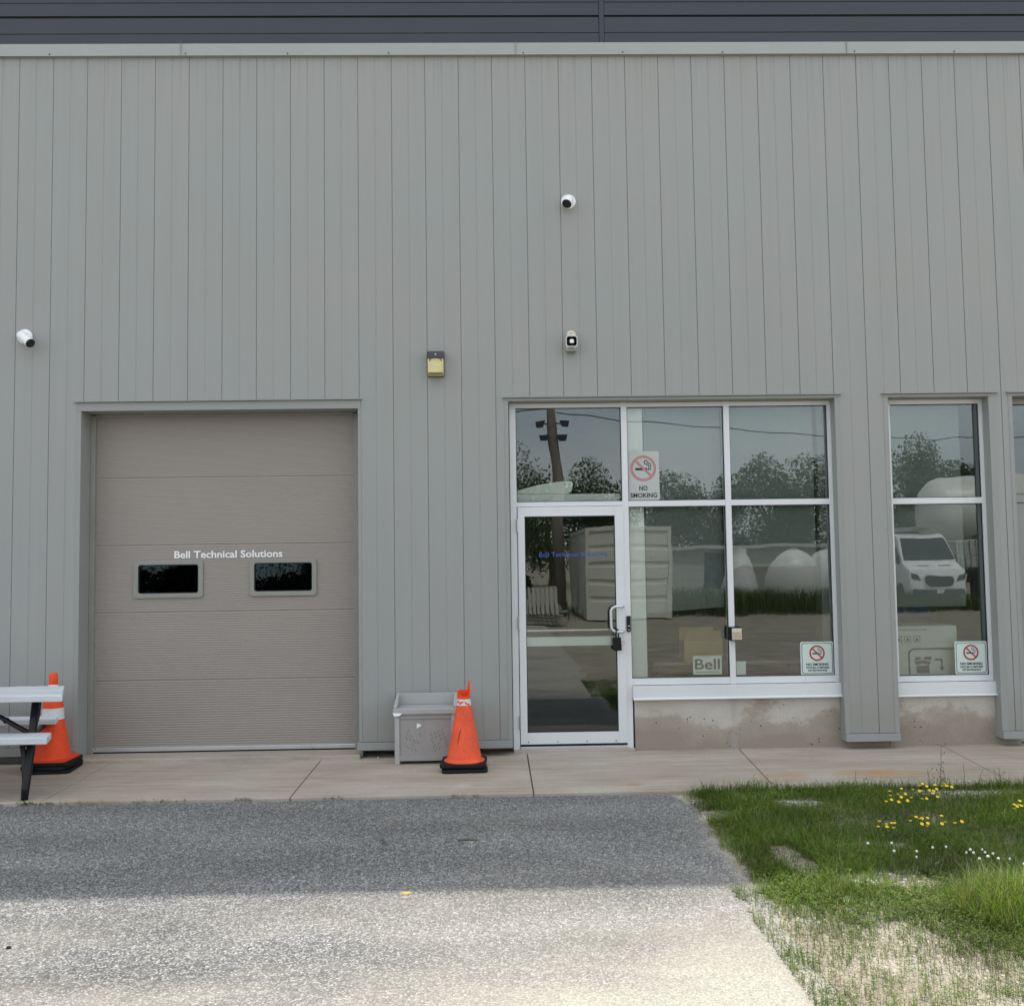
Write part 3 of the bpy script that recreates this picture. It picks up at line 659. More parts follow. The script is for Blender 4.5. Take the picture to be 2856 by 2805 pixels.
no_smoke(t, 5.600, 2.455, .118, M['red_faded'], M['ink'], SY)
text_mesh('NO', 5.560, 5.635, 2.255, .040, SY, M['ink'], 'lettering', t, .016)
text_mesh('SMOKING', 5.478, 5.722, 2.190, .040, SY, M['ink'], 'lettering', t, .016)
for x0, x1, z0, z1, lab in ((6.985, 7.287, .568, .866, 'square no smoking sign in the lower right corner of the wide window, nearest the door'),
                            (8.39, 8.686, .552, .848, 'square no smoking sign in the lower right corner of the narrow window')):
    t = thing('no_smoking_sign', lab, 'sign', ((x0+x1)/2, SY, z0), 'square no smoking signs low in the windows')
    plate(t, x0, x1, z0, z1, SY, M['sign_white'], .016)
    b = MB(); ring(b, rrect(x0+.012, x1-.012, z0+.012, z1-.012, .02), rrect(x0+.0165, x1-.0165, z0+.0165, z1-.0165, .018), SY-.001, SY-.0001); b.build('border_line', M['ink'], t)
    cx = (x0+x1)/2; no_smoke(t, cx, z0+.196, .070, M['red'], M['ink'], SY)
    text_mesh('NO SMOKING', cx-.100, cx+.100, z0+.085, .022, SY, M['ink'], 'lettering', t, .016)
    text_mesh('WITHIN 9 METRES', cx-.105, cx+.105, z0+.059, .0155, SY, M['ink'], 'lettering', t, .016)
    text_mesh('OF ENTRANCE', cx-.085, cx+.085, z0+.034, .0155, SY, M['ink'], 'lettering', t, .016)
t = thing('paper_notice', 'white paper reading Bell taped low inside the window left of the middle post', 'paper', (6.14, SY+.01, .59))
b = MB(); m = Matrix.Rotation(R(.8), 4, 'Y'); b.box(6.012, 6.272, .157, .158, .588, .755); b.build('sheet', M['paper'], t)
text_mesh('Bell', 6.03, 6.255, .636, .09, SY+.0093, M['ink_grey'], 'lettering', t, .012)
text_mesh('Technical Solutions', 6.035, 6.25, .606, .012, SY+.0093, M['ink_grey'], 'small_lettering', t)
b = MB(); b.box(6.402, 6.49, .158, .159, .58, .70); tag(b.build('paper_slip', M['paper']), 'small blank paper slip just right of the middle window post', 'paper')

# boxes and shelf inside
t = thing('window_bench', 'low dark bench inside the wide window under the cardboard box', 'bench', (6.3, .6, -.03))
b = MB(); b.box(5.70, 7.15, .45, .95, .64, .67); b.build('top', M['intgrey'], t, bevel=.003)
for x in (5.73, 7.08):
    for y in (.47, .89):
        b = MB(); b.box(x, x+.04, y, y+.04, -.03, .64); b.build('leg', M['blacksteel'], t)
t = thing('cardboard_box', 'tan cardboard box with open flaps behind the Bell paper', 'box', (6.2, .6, .67))
b = MB(); x0, x1, y0, y1, z0, z1 = 6.00, 6.36, .48, .74, .67, .86
for q in ((x0, x1, y0, y0+.005, z0, z1), (x0, x1, y1-.005, y1, z0, z1), (x0, x0+.005, y0+.005, y1-.005, z0, z1), (x1-.005, x1, y0+.005, y1-.005, z0, z1), (x0, x1, y0+.005, y1-.005, z0+.001, z0+.006)): b.box(*q)
b.build('box_body', M['card'], t)
b = MB(); b.add([(x0, y0, z1), (x1, y0, z1), (x1-.03, y0-.05, z1+.10), (x0+.03, y0-.05, z1+.10)], [(0, 1, 2, 3)]); b.build('flap', M['card'], t); b = MB(); b.add([(x0, y1, z1), (x1, y1, z1), (x1-.02, y1+.04, z1+.11), (x0+.02, y1+.04, z1+.11)], [(0, 1, 2, 3)]); b.build('flap', M['card'], t)
t = thing('white_carton', 'white carton with a box and arrow symbol low inside the narrow window', 'box', (8.15, .35, .1))
b = MB(); b.box(7.82, 8.47, .262, .70, -.029, .985); b.build('box_body', M['whitecard'], t, bevel=.003)
b = MB(); yb = .2605
fr = [(8.66, .775)]+[(8.02+.05-.05*math.sin(R(a)), .725+.05*math.cos(R(a))) for a in range(0, 91, 15)]+[(8.02, .50)]
b.tube([(min(x, 8.455), yb-.001, z) for x, z in fr], .008, 5); b.build('printed_outline', M['ink_grey'], t)
b = MB(); b.box(8.085, 8.205, yb-.001, yb+.0014, .555, .625); b.prism([(8.085, .63), (8.143, .64), (8.143, .675), (8.065, .66)], yb-.001, yb+.0014); b.prism([(8.147, .64), (8.205, .63), (8.225, .66), (8.147, .675)], yb-.001, yb+.0014)
b.prism([(8.07, .672), (8.14, .682), (8.12, .705), (8.08, .700)], yb-.001, yb+.0014); b.prism([(8.15, .682), (8.22, .675), (8.23, .705), (8.17, .708)], yb-.001, yb+.0014)
b.build('open_box_symbol', M['ink_grey'], t)
b = MB(); b.box(8.255, 8.328, yb-.001, yb+.0014, .668, .684); b.box(8.313, 8.328, yb-.001, yb+.0014, .61, .668); b.prism([(8.295, .61), (8.346, .61), (8.3205, .57)], yb-.001, yb+.0014); b.build('arrow_symbol', M['ink_grey'], t)
text_mesh('Bell Technical Solutions', 7.92, 8.19, .955, .014, yb, M['ink_grey'], 'lettering', t, flip=True)
for k in range(3):
    x = 7.90+.085*k; b = MB(); ring(b, rrect(x, x+.06, .835, .895, .004), rrect(x+.004, x+.056, .839, .891, .003), yb-.001, yb+.0012); b.prism([(x+.012, .85), (x+.048, .85), (x+.03, .882)], yb-.001, yb+.0012); b.build('handling_symbol', M['ink_grey'], t)
t = thing('dark_monitor', 'dark screen standing behind the white carton in the narrow window', 'screen', (8.15, .9, .9))
b = MB(); b.box(7.84, 8.52, .74, .80, -.029, 1.17); b.build('panel', M['darkgrey'], t, bevel=.005)
b = MB(); b.box(7.88, 8.44, .732, .7395, 1.03, 1.13); b.build('blue_strip', M['blue'], t)

# door hardware
t = thing('key_lock_box', 'black key lock box hanging from the glass door pull handle', 'lock box', (5.318, .06, .89))
b = MB(); m = T(5.318, .055, .885) @ Matrix.Rotation(R(-4), 4, 'Y'); b.box(-.036, .036, -.028, .028, -.062, .055, m); b.build('body', M['rubber'], t, bevel=.008)
b = MB(); b.tube([(5.308, .045, .935), (5.307, .040, .975), (5.312, .036, 1.005), (5.322, .045, 1.014), (5.330, .06, 1.005), (5.333, .07, .975), (5.332, .07, .935)], .006, 8); b.build('shackle', M['blacksteel'], t, smooth=True)
b = MB(); b.tube([(5.370+.016*math.cos(2*math.pi*i/16), .05, .888+.018*math.sin(2*math.pi*i/16)) for i in range(16)], .003, 6, True); b.build('key_ring', M['pinkmetal'], t, smooth=True)
t = thing('keypad_reader', 'slim black keypad on the frame post right of the glass door', 'keypad', (5.432, .11, 1.05))
b = MB(); b.box(5.414, 5.450, .098, .120, .985, 1.125); b.build('housing', M['blacksteel'], t, bevel=.004)
b = MB(); b.box(5.422, 5.442, .096, .099, 1.03, 1.042); b.build('indicator', M['greyplastic'], t); b = MB(); b.box(5.424, 5.440, .096, .099, .998, 1.008); b.build('indicator', M['greyplastic'], t)
t = thing('door_push_plate', 'square door opener button with brass plate on the middle window post', 'push button', (6.38, .1, .95))
b = MB(); b.prism(rrect(6.325, 6.437, .895, 1.015, .012), .045, .119); b.build('back_box', M['rubber'], t, bevel=.003)
b = MB(); b.prism(rrect(6.343, 6.430, .903, 1.005, .004), .030, .044); b.build('push_button', M['alu_bright'], t, bevel=.002)
b = MB(); b.box(6.351, 6.424, .0285, .0298, .912, .975); b.build('worn_plate', M['brassplate'], t)

# wall lamp
t = thing('wall_lamp', 'dark topped wall pack lamp with yellowed cover between the two doors', 'lamp', (3.736, -.05, 3.27))
b = MB(); b.box(3.664, 3.808, -.012, -.0005, 3.28, 3.512); b.build('back_plate', M['darkgrey'], t, bevel=.003)
b = MB(); b.prism([(-.013, 3.507), (-.085, 3.500), (-.10, 3.480), (-.104, 3.432), (-.013, 3.432)], 3.663, 3.809, 'x'); b.build('housing', M['darkgrey'], t, bevel=.005)
b = MB(); b.prism([(-.013, 3.4315), (-.100, 3.4315), (-.098, 3.31), (-.085, 3.288), (-.013, 3.284)], 3.667, 3.805, 'x'); b.build('lens_cover', M['lens'], t, bevel=.007)
b = MB(); arch = [(3.684, 3.315), (3.788, 3.315), (3.788, 3.38)]+[(3.736+.052*math.cos(R(a)), 3.38+.045*math.sin(R(a))) for a in range(15, 180, 15)]+[(3.684, 3.38)]
ring(b, [(3.676, 3.307), (3.796, 3.307), (3.796, 3.38)]+[(3.736+.060*math.cos(R(a)), 3.38+.050*math.sin(R(a))) for a in range(15, 180, 15)]+[(3.676, 3.38)], arch, -.104, -.099); b.build('lens_ridge', M['lens'], t)
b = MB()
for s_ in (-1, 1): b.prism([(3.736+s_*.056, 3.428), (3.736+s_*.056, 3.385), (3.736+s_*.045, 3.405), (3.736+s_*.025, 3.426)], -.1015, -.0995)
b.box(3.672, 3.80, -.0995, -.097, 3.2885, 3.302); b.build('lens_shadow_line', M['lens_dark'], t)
b = MB(); b.lathe([(.007, 0), (.006, .004)], 10, T(3.737, -.103, 3.467) @ rot_to((0, -1, 0))); b.build('photo_sensor', M['alu_bright'], t)

# horn and strobe
t = thing('alarm_siren', 'weathered alarm horn with cream strobe lens above the glass door', 'alarm', (4.948, -.05, 3.5))
b = MB(); b.box(4.905, 4.99, -.03, -.0005, 3.50, 3.645); b.build('mounting_bracket', M['offwhite'], t, bevel=.003)
# square flared horn
b = MB(); o1 = rrect(4.893, 5.000, 3.518, 3.622, .022); o2 = rrect(4.918, 4.975, 3.540, 3.600, .012)
n_ = len(o1)
b.add([(p[0], -.115, p[1]) for p in o1]+[(p[0], -.030, p[1]) for p in o2], [(i, (i+1) % n_, (i+1) % n_+n_, i+n_) for i in range(n_)])
ii = rrect(4.902, 4.991, 3.527, 3.613, .02); ring(b, o1, ii, -.118, -.114)
b.build('horn_shell', M['offwhite'], t, bevel=0)
b = MB(); b.add([(p[0], -.113, p[1]) for p in ii]+[(p[0], -.06, p[1]) for p in o2], [(i, (i+1) % n_, (i+1) % n_+n_, i+n_) for i in range(n_)]); b.add([(p[0], -.06, p[1]) for p in o2], [tuple(range(n_))])
b.box(4.944, 4.950, -.112, -.10, 3.528, 3.612); b.box(4.903, 4.990, -.112, -.10, 3.567, 3.573); b.build('horn_throat', M['blacksteel'], t)
b = MB(); b.prism(rrect(4.930, 4.965, 3.553, 3.587, .008), -.122, -.10); b.build('horn_centre', M['whiteplastic'], t, bevel=.002)
b = MB(); b.prism([(-.02, 3.62), (-.095, 3.625), (-.085, 3.652), (-.02, 3.66)], 4.908, 4.985, 'x'); b.build('strobe_base', M['offwhite'], t, bevel=.003)
b = MB()
b.lathe([(.038, 0), (.037, .008), (.028, .018), (.012, .023)], 20, T(4.947, -.055, 3.652)); b.build('strobe_lens', M['amber'], t, smooth=True)
b = MB(); b.box(4.900, 4.992, -.09, -.02, 3.488, 3.510); b.build('terminal_cover', M['greyplastic'], t, bevel=.004)

# security cameras
def sec_cam(cx, cz, aim, ln, r, label):
    t = thing('security_camera', label, 'security camera', (cx, 0, cz), 'white security cameras on the wall')
    b = MB(); b.lathe([(.066, .0005), (.066, .014), (.060, .020), (.040, .028), (.026, .040)], 28, T(cx, 0, cz) @ rot_to((0, -1, 0))); b.build('mounting_base', M['whiteplastic'], t, smooth=35)
    for k in range(3):
        a = R(45+120*k+(15 if k else 0)); b = MB(); b.lathe([(.006, 0), (.005, .0035)], 8, T(cx+.054*math.cos(a), -.0165, cz+.054*math.sin(a)) @ rot_to((0, -1, 0))); b.build('screw', M['darkgrey'], t)
    d = Vector(aim).normalized(); c0 = Vector((cx, -.045, cz))
    b = MB(); b.lathe([(.024, 0), (.036, .008), (.040, .02)], 20, T(*c0) @ rot_to((0, -1, 0))); b.build('ball_joint', M['whiteplastic'], t, smooth=True)
    s0 = c0+Vector((0, -.03, 0))-d*.02
    b = MB(); b.lathe([(r*.70, 0), (r*.92, .010), (r, .03), (r, ln), (r*.97, ln+.004)], 28, T(*s0) @ rot_to(d)); b.build('body', M['whiteplastic'], t, smooth=35)
    b = MB(); b.lathe([(r*.985, 0), (r*.985, .006), (r*.93, .010), (r*.5, .011), (.001, .0115)], 28, T(*(s0+d*(ln+.001))) @ rot_to(d)); b.build('lens_face', M['camblack'], t, smooth=35)
sec_cam(4.948, 4.872, (-.36, -.62, -.86), .092, .044, 'white round security camera high above the glass door, pointing down and left')
sec_cam(.088, 3.680, (.86, -.46, -.70), .165, .042, 'white security camera at far left above the picnic table, pointing down to the right')

# deck box / bin
t = thing('resin_side_cabinet', 'grey resin cabinet with tray top and torn tape standing by the wall', 'cabinet', (3.62, -.15, -.07))
x0, x1, yf, yb = 3.372, 3.892, -.285, -.028
b = MB()
for x in (x0, x1-.042):
    for y in (yf, yb-.042): b = MB(); b.box(x, x+.042, y, y+.042, -.073, .345); b.build('corner_post', M['greyplastic2'], t, bevel=.004)
b = MB(); b.box(x0+.042, x1-.042, yf+.004, yf+.03, -.045, .0); b.box(x0+.042, x1-.042, yf+.006, yf+.03, .305, .345); b.box(x0+.004, x0+.03, yf+.042, yb-.042, -.045, .345); b.box(x1-.03, x1-.004, yf+.042, yb-.042, -.045, .345); b.box(x0+.042, x1-.042, yb-.02, yb-.001, -.045, .345)
b.build('side_panel', M['greyplastic'], t, bevel=.003)
b = MB(); b.box(x0+.042, x1-.042, yf+.014, yf+.03, .0, .305); fp = b.build('front_panel', M['greyplastic'], t, bevel=.002)
b = MB()
for k in range(40):       # scuffed louvre marks in the lower front
    r_, c_ = divmod(k, 8); sgn = 1 if c_ > 3 else -1
    cx = (x0+x1)/2+sgn*(.085+.032*(c_ % 4))-sgn*0.01*r_; cz = .045+.032*r_+.012*((c_ % 4))
    if random.random() < .15: continue
    m = T(cx, yf+.0135, cz) @ Matrix.Rotation(R(-sgn*62), 4, 'Y'); b.box(-.016, .016, -.0004, .002, -.0017, .0017, m)
b.build('scuffed_louvre', M['scuff'], t)
b = MB(); b.box(x0-.012, x1+.010, yf-.012, yb+.004, .346, .394); b.build('tray_rim', M['greyplastic2'], t, bevel=.006)
b = MB(); b.box(x0-.004, x1+.002, yb-.018, yb+.002, .3945, .492)
for xx in (x0-.006, x1-.022): b.prism([(yf+.0, .3945), (yf+.0, .415), (yb-.02, .490), (yb-.02, .3945)], xx, xx+.028, 'x')
b.build('tray_back', M['greyplastic2'], t, bevel=.004)
b = MB(); b.add([(x0-.015, yf-.014, .362), (x0+.065, yf-.014, .357), (x0+.045, yf-.020, .338), (x0+.0, yf-.018, .333)], [(0, 3, 2, 1)]); b.add([(x0-.015, yf-.012, .362), (x0+.065, yf-.012, .357), (x0+.045, yf-.012, .338), (x0+.0, yf-.012, .333)], [(0, 1, 2, 3)])
b.add([(3.556, yf+.010, .225), (3.562, yf+.008, .273), (3.604, yf+.006, .255), (3.588, yf+.009, .240)], [(0, 3, 2, 1)]); b.build('torn_tape', M['whiteplastic'], t)

# traffic cones
def cone_base(mb, cx, cy, z, s_, h, rz):
    m = T(cx, cy, 0) @ Matrix.Rotation(R(rz), 4, 'Z'); mb.prism([(x, y) for x, y in rrect(-s_, s_, -s_, s_, s_*.22)], z, z+h, 'z', m)
t = thing('traffic_cone', 'orange traffic cone with a broken top collar in front of the resin cabinet', 'traffic cone', (3.968, -.47, -.077), 'orange traffic cones on the sidewalk')
for z, rz, dx in ((-.078, 3, 0), (-.038, -2, -.004)):
    b = MB(); cone_base(b, 3.965+dx, -.47, z, .187, .032, rz); b.build('rubber_base', M['rubber'], t, bevel=.008)
Cx, Cy = 3.966, -.47
b = MB(); b.lathe([(.168, -.006), (.168, .000), (.152, .004), (.143, .012), (.139, .03), (.060, .448)], 48, T(Cx, Cy, 0), cap=False); b.build('body', M['orange_faded'], t, smooth=40)
b = MB(); b.lathe([(.0615, .448), (.0535, .505), (.051, .505)], 40, T(Cx, Cy, 0), cap=False); b.build('reflective_collar', M['reflective'], t, smooth=40)
b = MB(); b.tube([(Cx+(.1415-.189*(z-.03))*math.cos(R(az)), Cy+(.1415-.189*(z-.03))*math.sin(R(az)), z) for z, az in ((.265, -104), (.235, -108), (.20, -112), (.165, -114), (.135, -115))], [.001, .003, .0025, .002, .001], 6); b.build('cut_mark', M['darkgrey'], t)
b = MB(); n_ = 40; vs_ = []; fs = []
for i in range(n_):
    a = 2*math.pi*i/n_; fr_ = (math.cos(a-R(-78))+1)/2      # 1 towards the viewer
    zt = .565-.045*fr_**2
    sh = math.exp(-((((a-R(25)+math.pi) % (2*math.pi))-math.pi)/.42)**4); zt += .085*sh
    zb = .495-.02*abs(math.sin(a*5))
    for r_, z in ((.0545, zb), (.0545, zt), (.0495, zt), (.050, .46)): vs_.append((Cx+r_*math.cos(a), Cy+r_*math.sin(a), z))
for i in range(n_):
    j = (i+1) % n_
    for k in range(3): fs.append((4*i+k, 4*j+k, 4*j+k+1, 4*i+k+1))
b.add(vs_, fs); b.build('broken_grip', M['orange'], t, smooth=50)
b = MB()
for k in range(9):
    a = R(-150+13*k); z = .455+.03*random.random(); m = T(Cx+.0605*math.cos(a), Cy+.0605*math.sin(a), z) @ rot_to((math.cos(a), math.sin(a), 0)); b.lathe([(.008, 0), (.007, .001)], 6, m @ Matrix.Scale(random.uniform(.6, 1.5), 4))
b.build('scuffed_patch', M['orange_faded'], t)

Cx, Cy = .478, -.225
t = thing('traffic_cone', 'stack of orange traffic cones with white bands behind the picnic table', 'traffic cone', (Cx, Cy, -.075), 'orange traffic cones on the sidewalk')
for z, rz, dx in ((-.076, 5, .01), (-.044, -4, 0), (-.012, 3, .008)):
    b = MB(); cone_base(b, Cx+dx, Cy, z, .188, .029, rz); b.build('rubber_base', M['rubber'], t, bevel=.008)
b = MB(); cone_base(b, Cx, Cy, .018, .176, .012, 0); b.lathe([(.160, .031), (.146, .038), (.140, .05), (.0895, .352)], 48, T(Cx, Cy, 0), cap=False); b.lathe([(.0835, .446), (.075, .500), (.052, .508), (.045, .56)], 48, T(Cx, Cy, 0), cap=False); b.build('body', M['orange'], t, bevel=0, smooth=40)
b = MB(); b.lathe([(.0905, .352), (.0845, .446)], 48, T(Cx, Cy, 0), cap=False); b.lathe([(.050, .56), (.040, .634), (.036, .64)], 40, T(Cx, Cy, 0), cap=False); b.build('reflective_collar', M['reflective'], t, smooth=40)
b = MB(); b.lathe([(.036, .632), (.037, .65), (.033, .725), (.028, .736), (.001, .737)], 36, T(Cx, Cy, 0), cap=False); b.build('grip', M['orange'], t, smooth=40)

# picnic table
t = thing('picnic_table', 'white topped picnic table with black tube legs at the left edge', 'picnic table', (-.1, -.9, -.08))
def plank(x1f, x1b, y0, y1, z0, z1, name):
    b = MB(); n_ = 26; xl = -1.35
    vs_ = []
    for i in range(n_+1):
        u = i/n_
        for (yy, xe) in ((y0, x1f), (y1, x1b)):
            x = xl+(xe-xl)*u
            for z in (z0, z1):
                wob = .0025*noise.noise(Vector((x*9, yy*3, z*5)))
                vs_.append((x, yy+wob, z+(wob if z == z1 else 0)))
    fs = []
    for i in range(n_):
        a = 4*i; fs += [(a, a+4, a+5, a+1), (a+2, a+3, a+7, a+6), (a+1, a+5, a+7, a+3), (a, a+2, a+6, a+4)]
    fs += [(0, 1, 3, 2), (4*n_, 4*n_+2, 4*n_+3, 4*n_+1)]
    b.add(vs_, fs); b.build(name, M['wood_white'], t, bevel=.006)
plank(.982, .922, -1.20, -1.055, .626, .674, 'table_top'); plank(.919, .860, -1.050, -.905, .626, .673, 'table_top')
plank(.857, .800, -.900, -.755, .626, .674, 'table_top'); plank(.797, .738, -.750, -.605, .626, .673, 'table_top')
plank(.93, .86, -1.33, -1.10, .335, .385, 'bench_seat'); plank(.58, .53, -.40, -.22, .330, .376, 'bench_seat')
for fx in (.70, -1.0):
    b = MB(); b.tube([(fx-.01, -.99, .625), (fx+.00, -1.05, .45), (fx+.015, -1.10, .33), (fx+.03, -1.18, .16), (fx+.035, -1.235, .0), (fx+.035, -1.25, -.08)], [.029, .029, .03, .031, .029, .025], 12); b.build('leg', M['blacksteel'], t, smooth=True)
    b = MB(); b.tube([(fx-.04, -1.16, .334), (fx-.035, -1.15, .29), (fx-.005, -1.16, .20), (fx+.015, -1.19, .10), (fx+.025, -1.22, .0)], [.014, .016, .026, .028, .022], 10); b.build('bench_bracket', M['blacksteel'], t, smooth=True)
    b = MB(); b.tube([(fx-.08, -.80, .625), (fx-.14, -.70, .45), (fx-.22, -.58, .33), (fx-.30, -.48, .12), (fx-.33, -.43, -.077)], .026, 12); b.build('leg', M['blacksteel'], t, smooth=True)
    b = MB(); b.tube([(fx+.01, -1.24, .31), (fx-.26, -.32, .31)], .02, 10); b.build('seat_support', M['blacksteel'], t, smooth=True)
sx = 1
b = MB(); b.tube([(.02, -.93, .62), (.30, -.97, .545), (.46, -1.0, .47), (.70, -1.06, .36)], .019, 10); b.tube([(.462, -1.0, .468), (.478, -1.0, .458)], .025, 10); b.build('brace', M['blacksteel'], t, smooth=40)
b = MB(); b.tube([(-.32, -.93, .62), (-.60, -.97, .54), (-1.0, -1.05, .36)], .019, 10); b.build('brace', M['blacksteel'], t, smooth=40)

# bits of litter
for i, (x, y, z, r_, mk) in enumerate(((3.20, -.02, -.066, .006, 'whiteplastic'), (3.10, -.10, -.07, .004, 'whiteplastic'), (3.44, -.55, -.072, .004, 'whiteplastic'), (3.56, -.56, -.072, .004, 'whiteplastic'))):
    b = MB(); b.lathe([(r_, 0), (r_*1.2, r_*.7), (r_*.5, r_*1.1)], 6, T(x, y, z)); o = b.build('litter_scrap', M[mk]); tag(o, 'tiny white scrap lying on the sidewalk near the grey cabinet', 'litter', 'white scraps on the sidewalk by the cabinet')
b = MB(); b.lathe([(.009, 0), (.012, .003), (.010, .008), (.003, .011)], 9, T(1.98, -4.0, GZ)); tag(b.build('black_pebble', M['rubber']), 'small black lump on the sunlit asphalt at far left', 'pebble')
b = MB(); b.tube([(3.50, -2.35, GZ+.006), (3.52, -2.42, GZ+.008), (3.545, -2.50, GZ+.006)], .004, 6); b.tube([(3.52, -2.42, GZ+.006), (3.515, -2.49, GZ+.006)], .003, 5); tag(b.build('dark_twig', M['drystalk']), 'small forked dark twig on the shaded asphalt', 'twig')
b = MB(); b.tube([(3.98, -2.43, GZ+.006), (4.05, -2.425, GZ+.008), (4.10, -2.44, GZ+.006)], .006, 6); tag(b.build('dark_stick', M['drystalk']), 'short straight dark stick on the shaded asphalt right of the forked twig', 'stick')

# ================================================================== VEGETATION IN THE VERGE
def lerp(a, c, t): return a+(c-a)*t
rnd = random.Random(11)
def dens(x, y):
    """how thickly plants stand at x,y (0..1), and their height"""
    nz = noise.noise(Vector((x*1.6, y*1.6, 5.0)))*.5+.5; n2 = noise.noise(Vector((x*5, y*5, 9.0)))*.5+.5
    edge = min(1, max(0, (x-5.57-.03*min(1, max(0, y+2.6))+.16*(n2-.5))/.14))
    d = (.30+1.0*nz)*edge*(.55+.9*n2)
    h = .034+.034*nz
    # sandy open ground in the near left of the verge
    s_ = (-3.45-.30*(x-5.6)*1.1-y)/.55+(n2-.5)*1.6
    s_ = min(1, max(0, s_))
    right = min(1, max(0, (x-6.12-.12*(n2-.5))/.3)) * min(1, max(0, (y+4.55)/.3))
    sp = s_*(1-right)
    d = lerp(d, .14+.55*max(0, n2-.42), sp); h = lerp(h, .028, sp)
    def hole(cx, cy, rx, ry, k):
        q = ((x-cx)/rx)**2+((y-cy)/ry)**2+(n2-.5)*.9
        return k if q < 1 else 1
    d *= hole(5.92, -3.00, .10, .30, .12)*hole(5.80, -2.95+.0, .06, .1, .5)*hole(6.33, -1.72, .18, .10, .15)*hole(7.65, -1.55, .50, .12, .2)*hole(5.72, -1.95, .16, .10, .2)*hole(6.28, -3.38, .26, .14, .3)*hole(6.62, -2.75, .10, .07, .3)
    # tall tuft at near right
    q = ((x-6.74)/.42)**2+((y+3.88)/.36)**2
    if q < 1: h = .15*(1.15-q); d = max(d, .9)
    # strip at the sidewalk
    if y > -1.5: h += .03*n2
    return d, h, sp
b = MB(); b.c = []
def blade(x, y, z, h, wd, lean, az, c):
    dx, dy = math.cos(az), math.sin(az); px, py = -dy*wd, dx*wd
    k = len(b.v)
    b.v += [(x-px, y-py, z), (x+px, y+py, z), (x+dx*lean*.35-px*.75, y+dy*lean*.35-py*.75, z+h*.6), (x+dx*lean*.35+px*.75, y+dy*lean*.35+py*.75, z+h*.6), (x+dx*lean, y+dy*lean, z+h)]
    b.f += [(k, k+1, k+3, k+2), (k+2, k+3, k+4)]; b.c += [c, c]
def leaflet(x, y, z, r_, tilt, az, c, asp=.6):
    ca, sa = math.cos(az), math.sin(az); k = len(b.v)
    for u, v in ((0, 0), (.5, asp*.5), (1, 0), (.5, -asp*.5)):
        b.v.append((x+(u*ca-v*sa)*r_, y+(u*sa+v*ca)*r_, z+u*r_*tilt))
    b.f.append((k, k+1, k+2, k+3)); b.c.append(c)
def green(k, dry=0):
    t = rnd.random(); g = (lerp(.05, .17, t), lerp(.10, .25, t), lerp(.012, .032, t))
    if rnd.random() < dry: g = (.30, .26, .13)
    return tuple(q*k for q in g)
cnt = 0
while cnt < 96000:
    x = 5.45+rnd.random()**1.25*3.6; y = -1.33-rnd.random()*3.75
    # only ground the picture can reasonably see (plus margin)
    if x > 5.9+ (8.9-5.9)*(1-(-y-1.3)/4.2)+.8: continue
    d, h, sp = dens(x, y)
    if rnd.random() > d: continue
    cnt += 1
    z = verge_h(x, y)-.004; hh = h*rnd.uniform(.45, 1.4); az = rnd.random()*6.283
    kind = noise.noise(Vector((x*3.1, y*3.1, 20)))
    patch_tone = 1.0+.55*noise.noise(Vector((x*2, y*2, 40)))  # plant colour varies at random from patch to patch
    if sp > .5:
        if rnd.random() < .75:
            n_ = rnd.randint(3, 6); c = green(.85*patch_tone); zz = z+rnd.uniform(.004, .03)
            for q in range(n_): leaflet(x, y, zz+q*.006, rnd.uniform(.005, .011), rnd.uniform(-.1, .6), az+q*2.4, c)
            blade(x, y, z, zz-z+n_*.006, .0008, .003, az, c)
        else: blade(x, y, z, hh*.8, .0014, hh*.9, az, green(1*patch_tone, .12))
    elif rnd.random() < .46+.6*kind and hh < .12:
        n_ = rnd.randint(3, 5); c = green(.9*patch_tone); zz = z+hh*.6
        for q in range(n_): leaflet(x, y, zz+rnd.uniform(-.012, .012), rnd.uniform(.007, .015), rnd.uniform(-.3, .5), az+q*6.283/n_, c, .75)
        blade(x, y, z, zz-z, .0008, .002, az, c)
    else:
        dry = .09+(.10 if ((x-6.74)/.42)**2+((y+3.88)/.36)**2 < 1 else 0)
        patch_tone *= 1.0
        blade(x, y, z, hh*1.2, rnd.uniform(.0009, .0019), hh*rnd.uniform(.3, 1.3), az, green(1.05*patch_tone, dry))
tag(b.build('grass', M['leaf']), 'patchy green grass and clover over the sandy verge', 'grass', kind='stuff')
# weeds in the joint between asphalt and sidewalk
b = MB(); b.c = []
for x0, x1, n_ in ((.1, .62, 60), (.72, .98, 45), (1.0, 1.35, 16), (1.55, 1.95, 26), (2.3, 2.42, 14), (2.95, 3.1, 14), (3.9, 4.0, 8), (-2, .1, 160), (4.05, 4.1, 4)):
    for i in range(n_):
        x = rnd.uniform(x0, x1); y = -1.335+rnd.uniform(-.012, .012); az = rnd.random()*6.28; c = green(.9)
        for q in range(rnd.randint(2, 5)): leaflet(x, y, GZ+rnd.uniform(.002, .025), rnd.uniform(.008, .018), rnd.uniform(0, .9), az+q*1.9, c)
tag(b.build('joint_weeds', M['leaf']), 'tiny weeds growing along the joint between asphalt and sidewalk', 'weeds', kind='stuff')
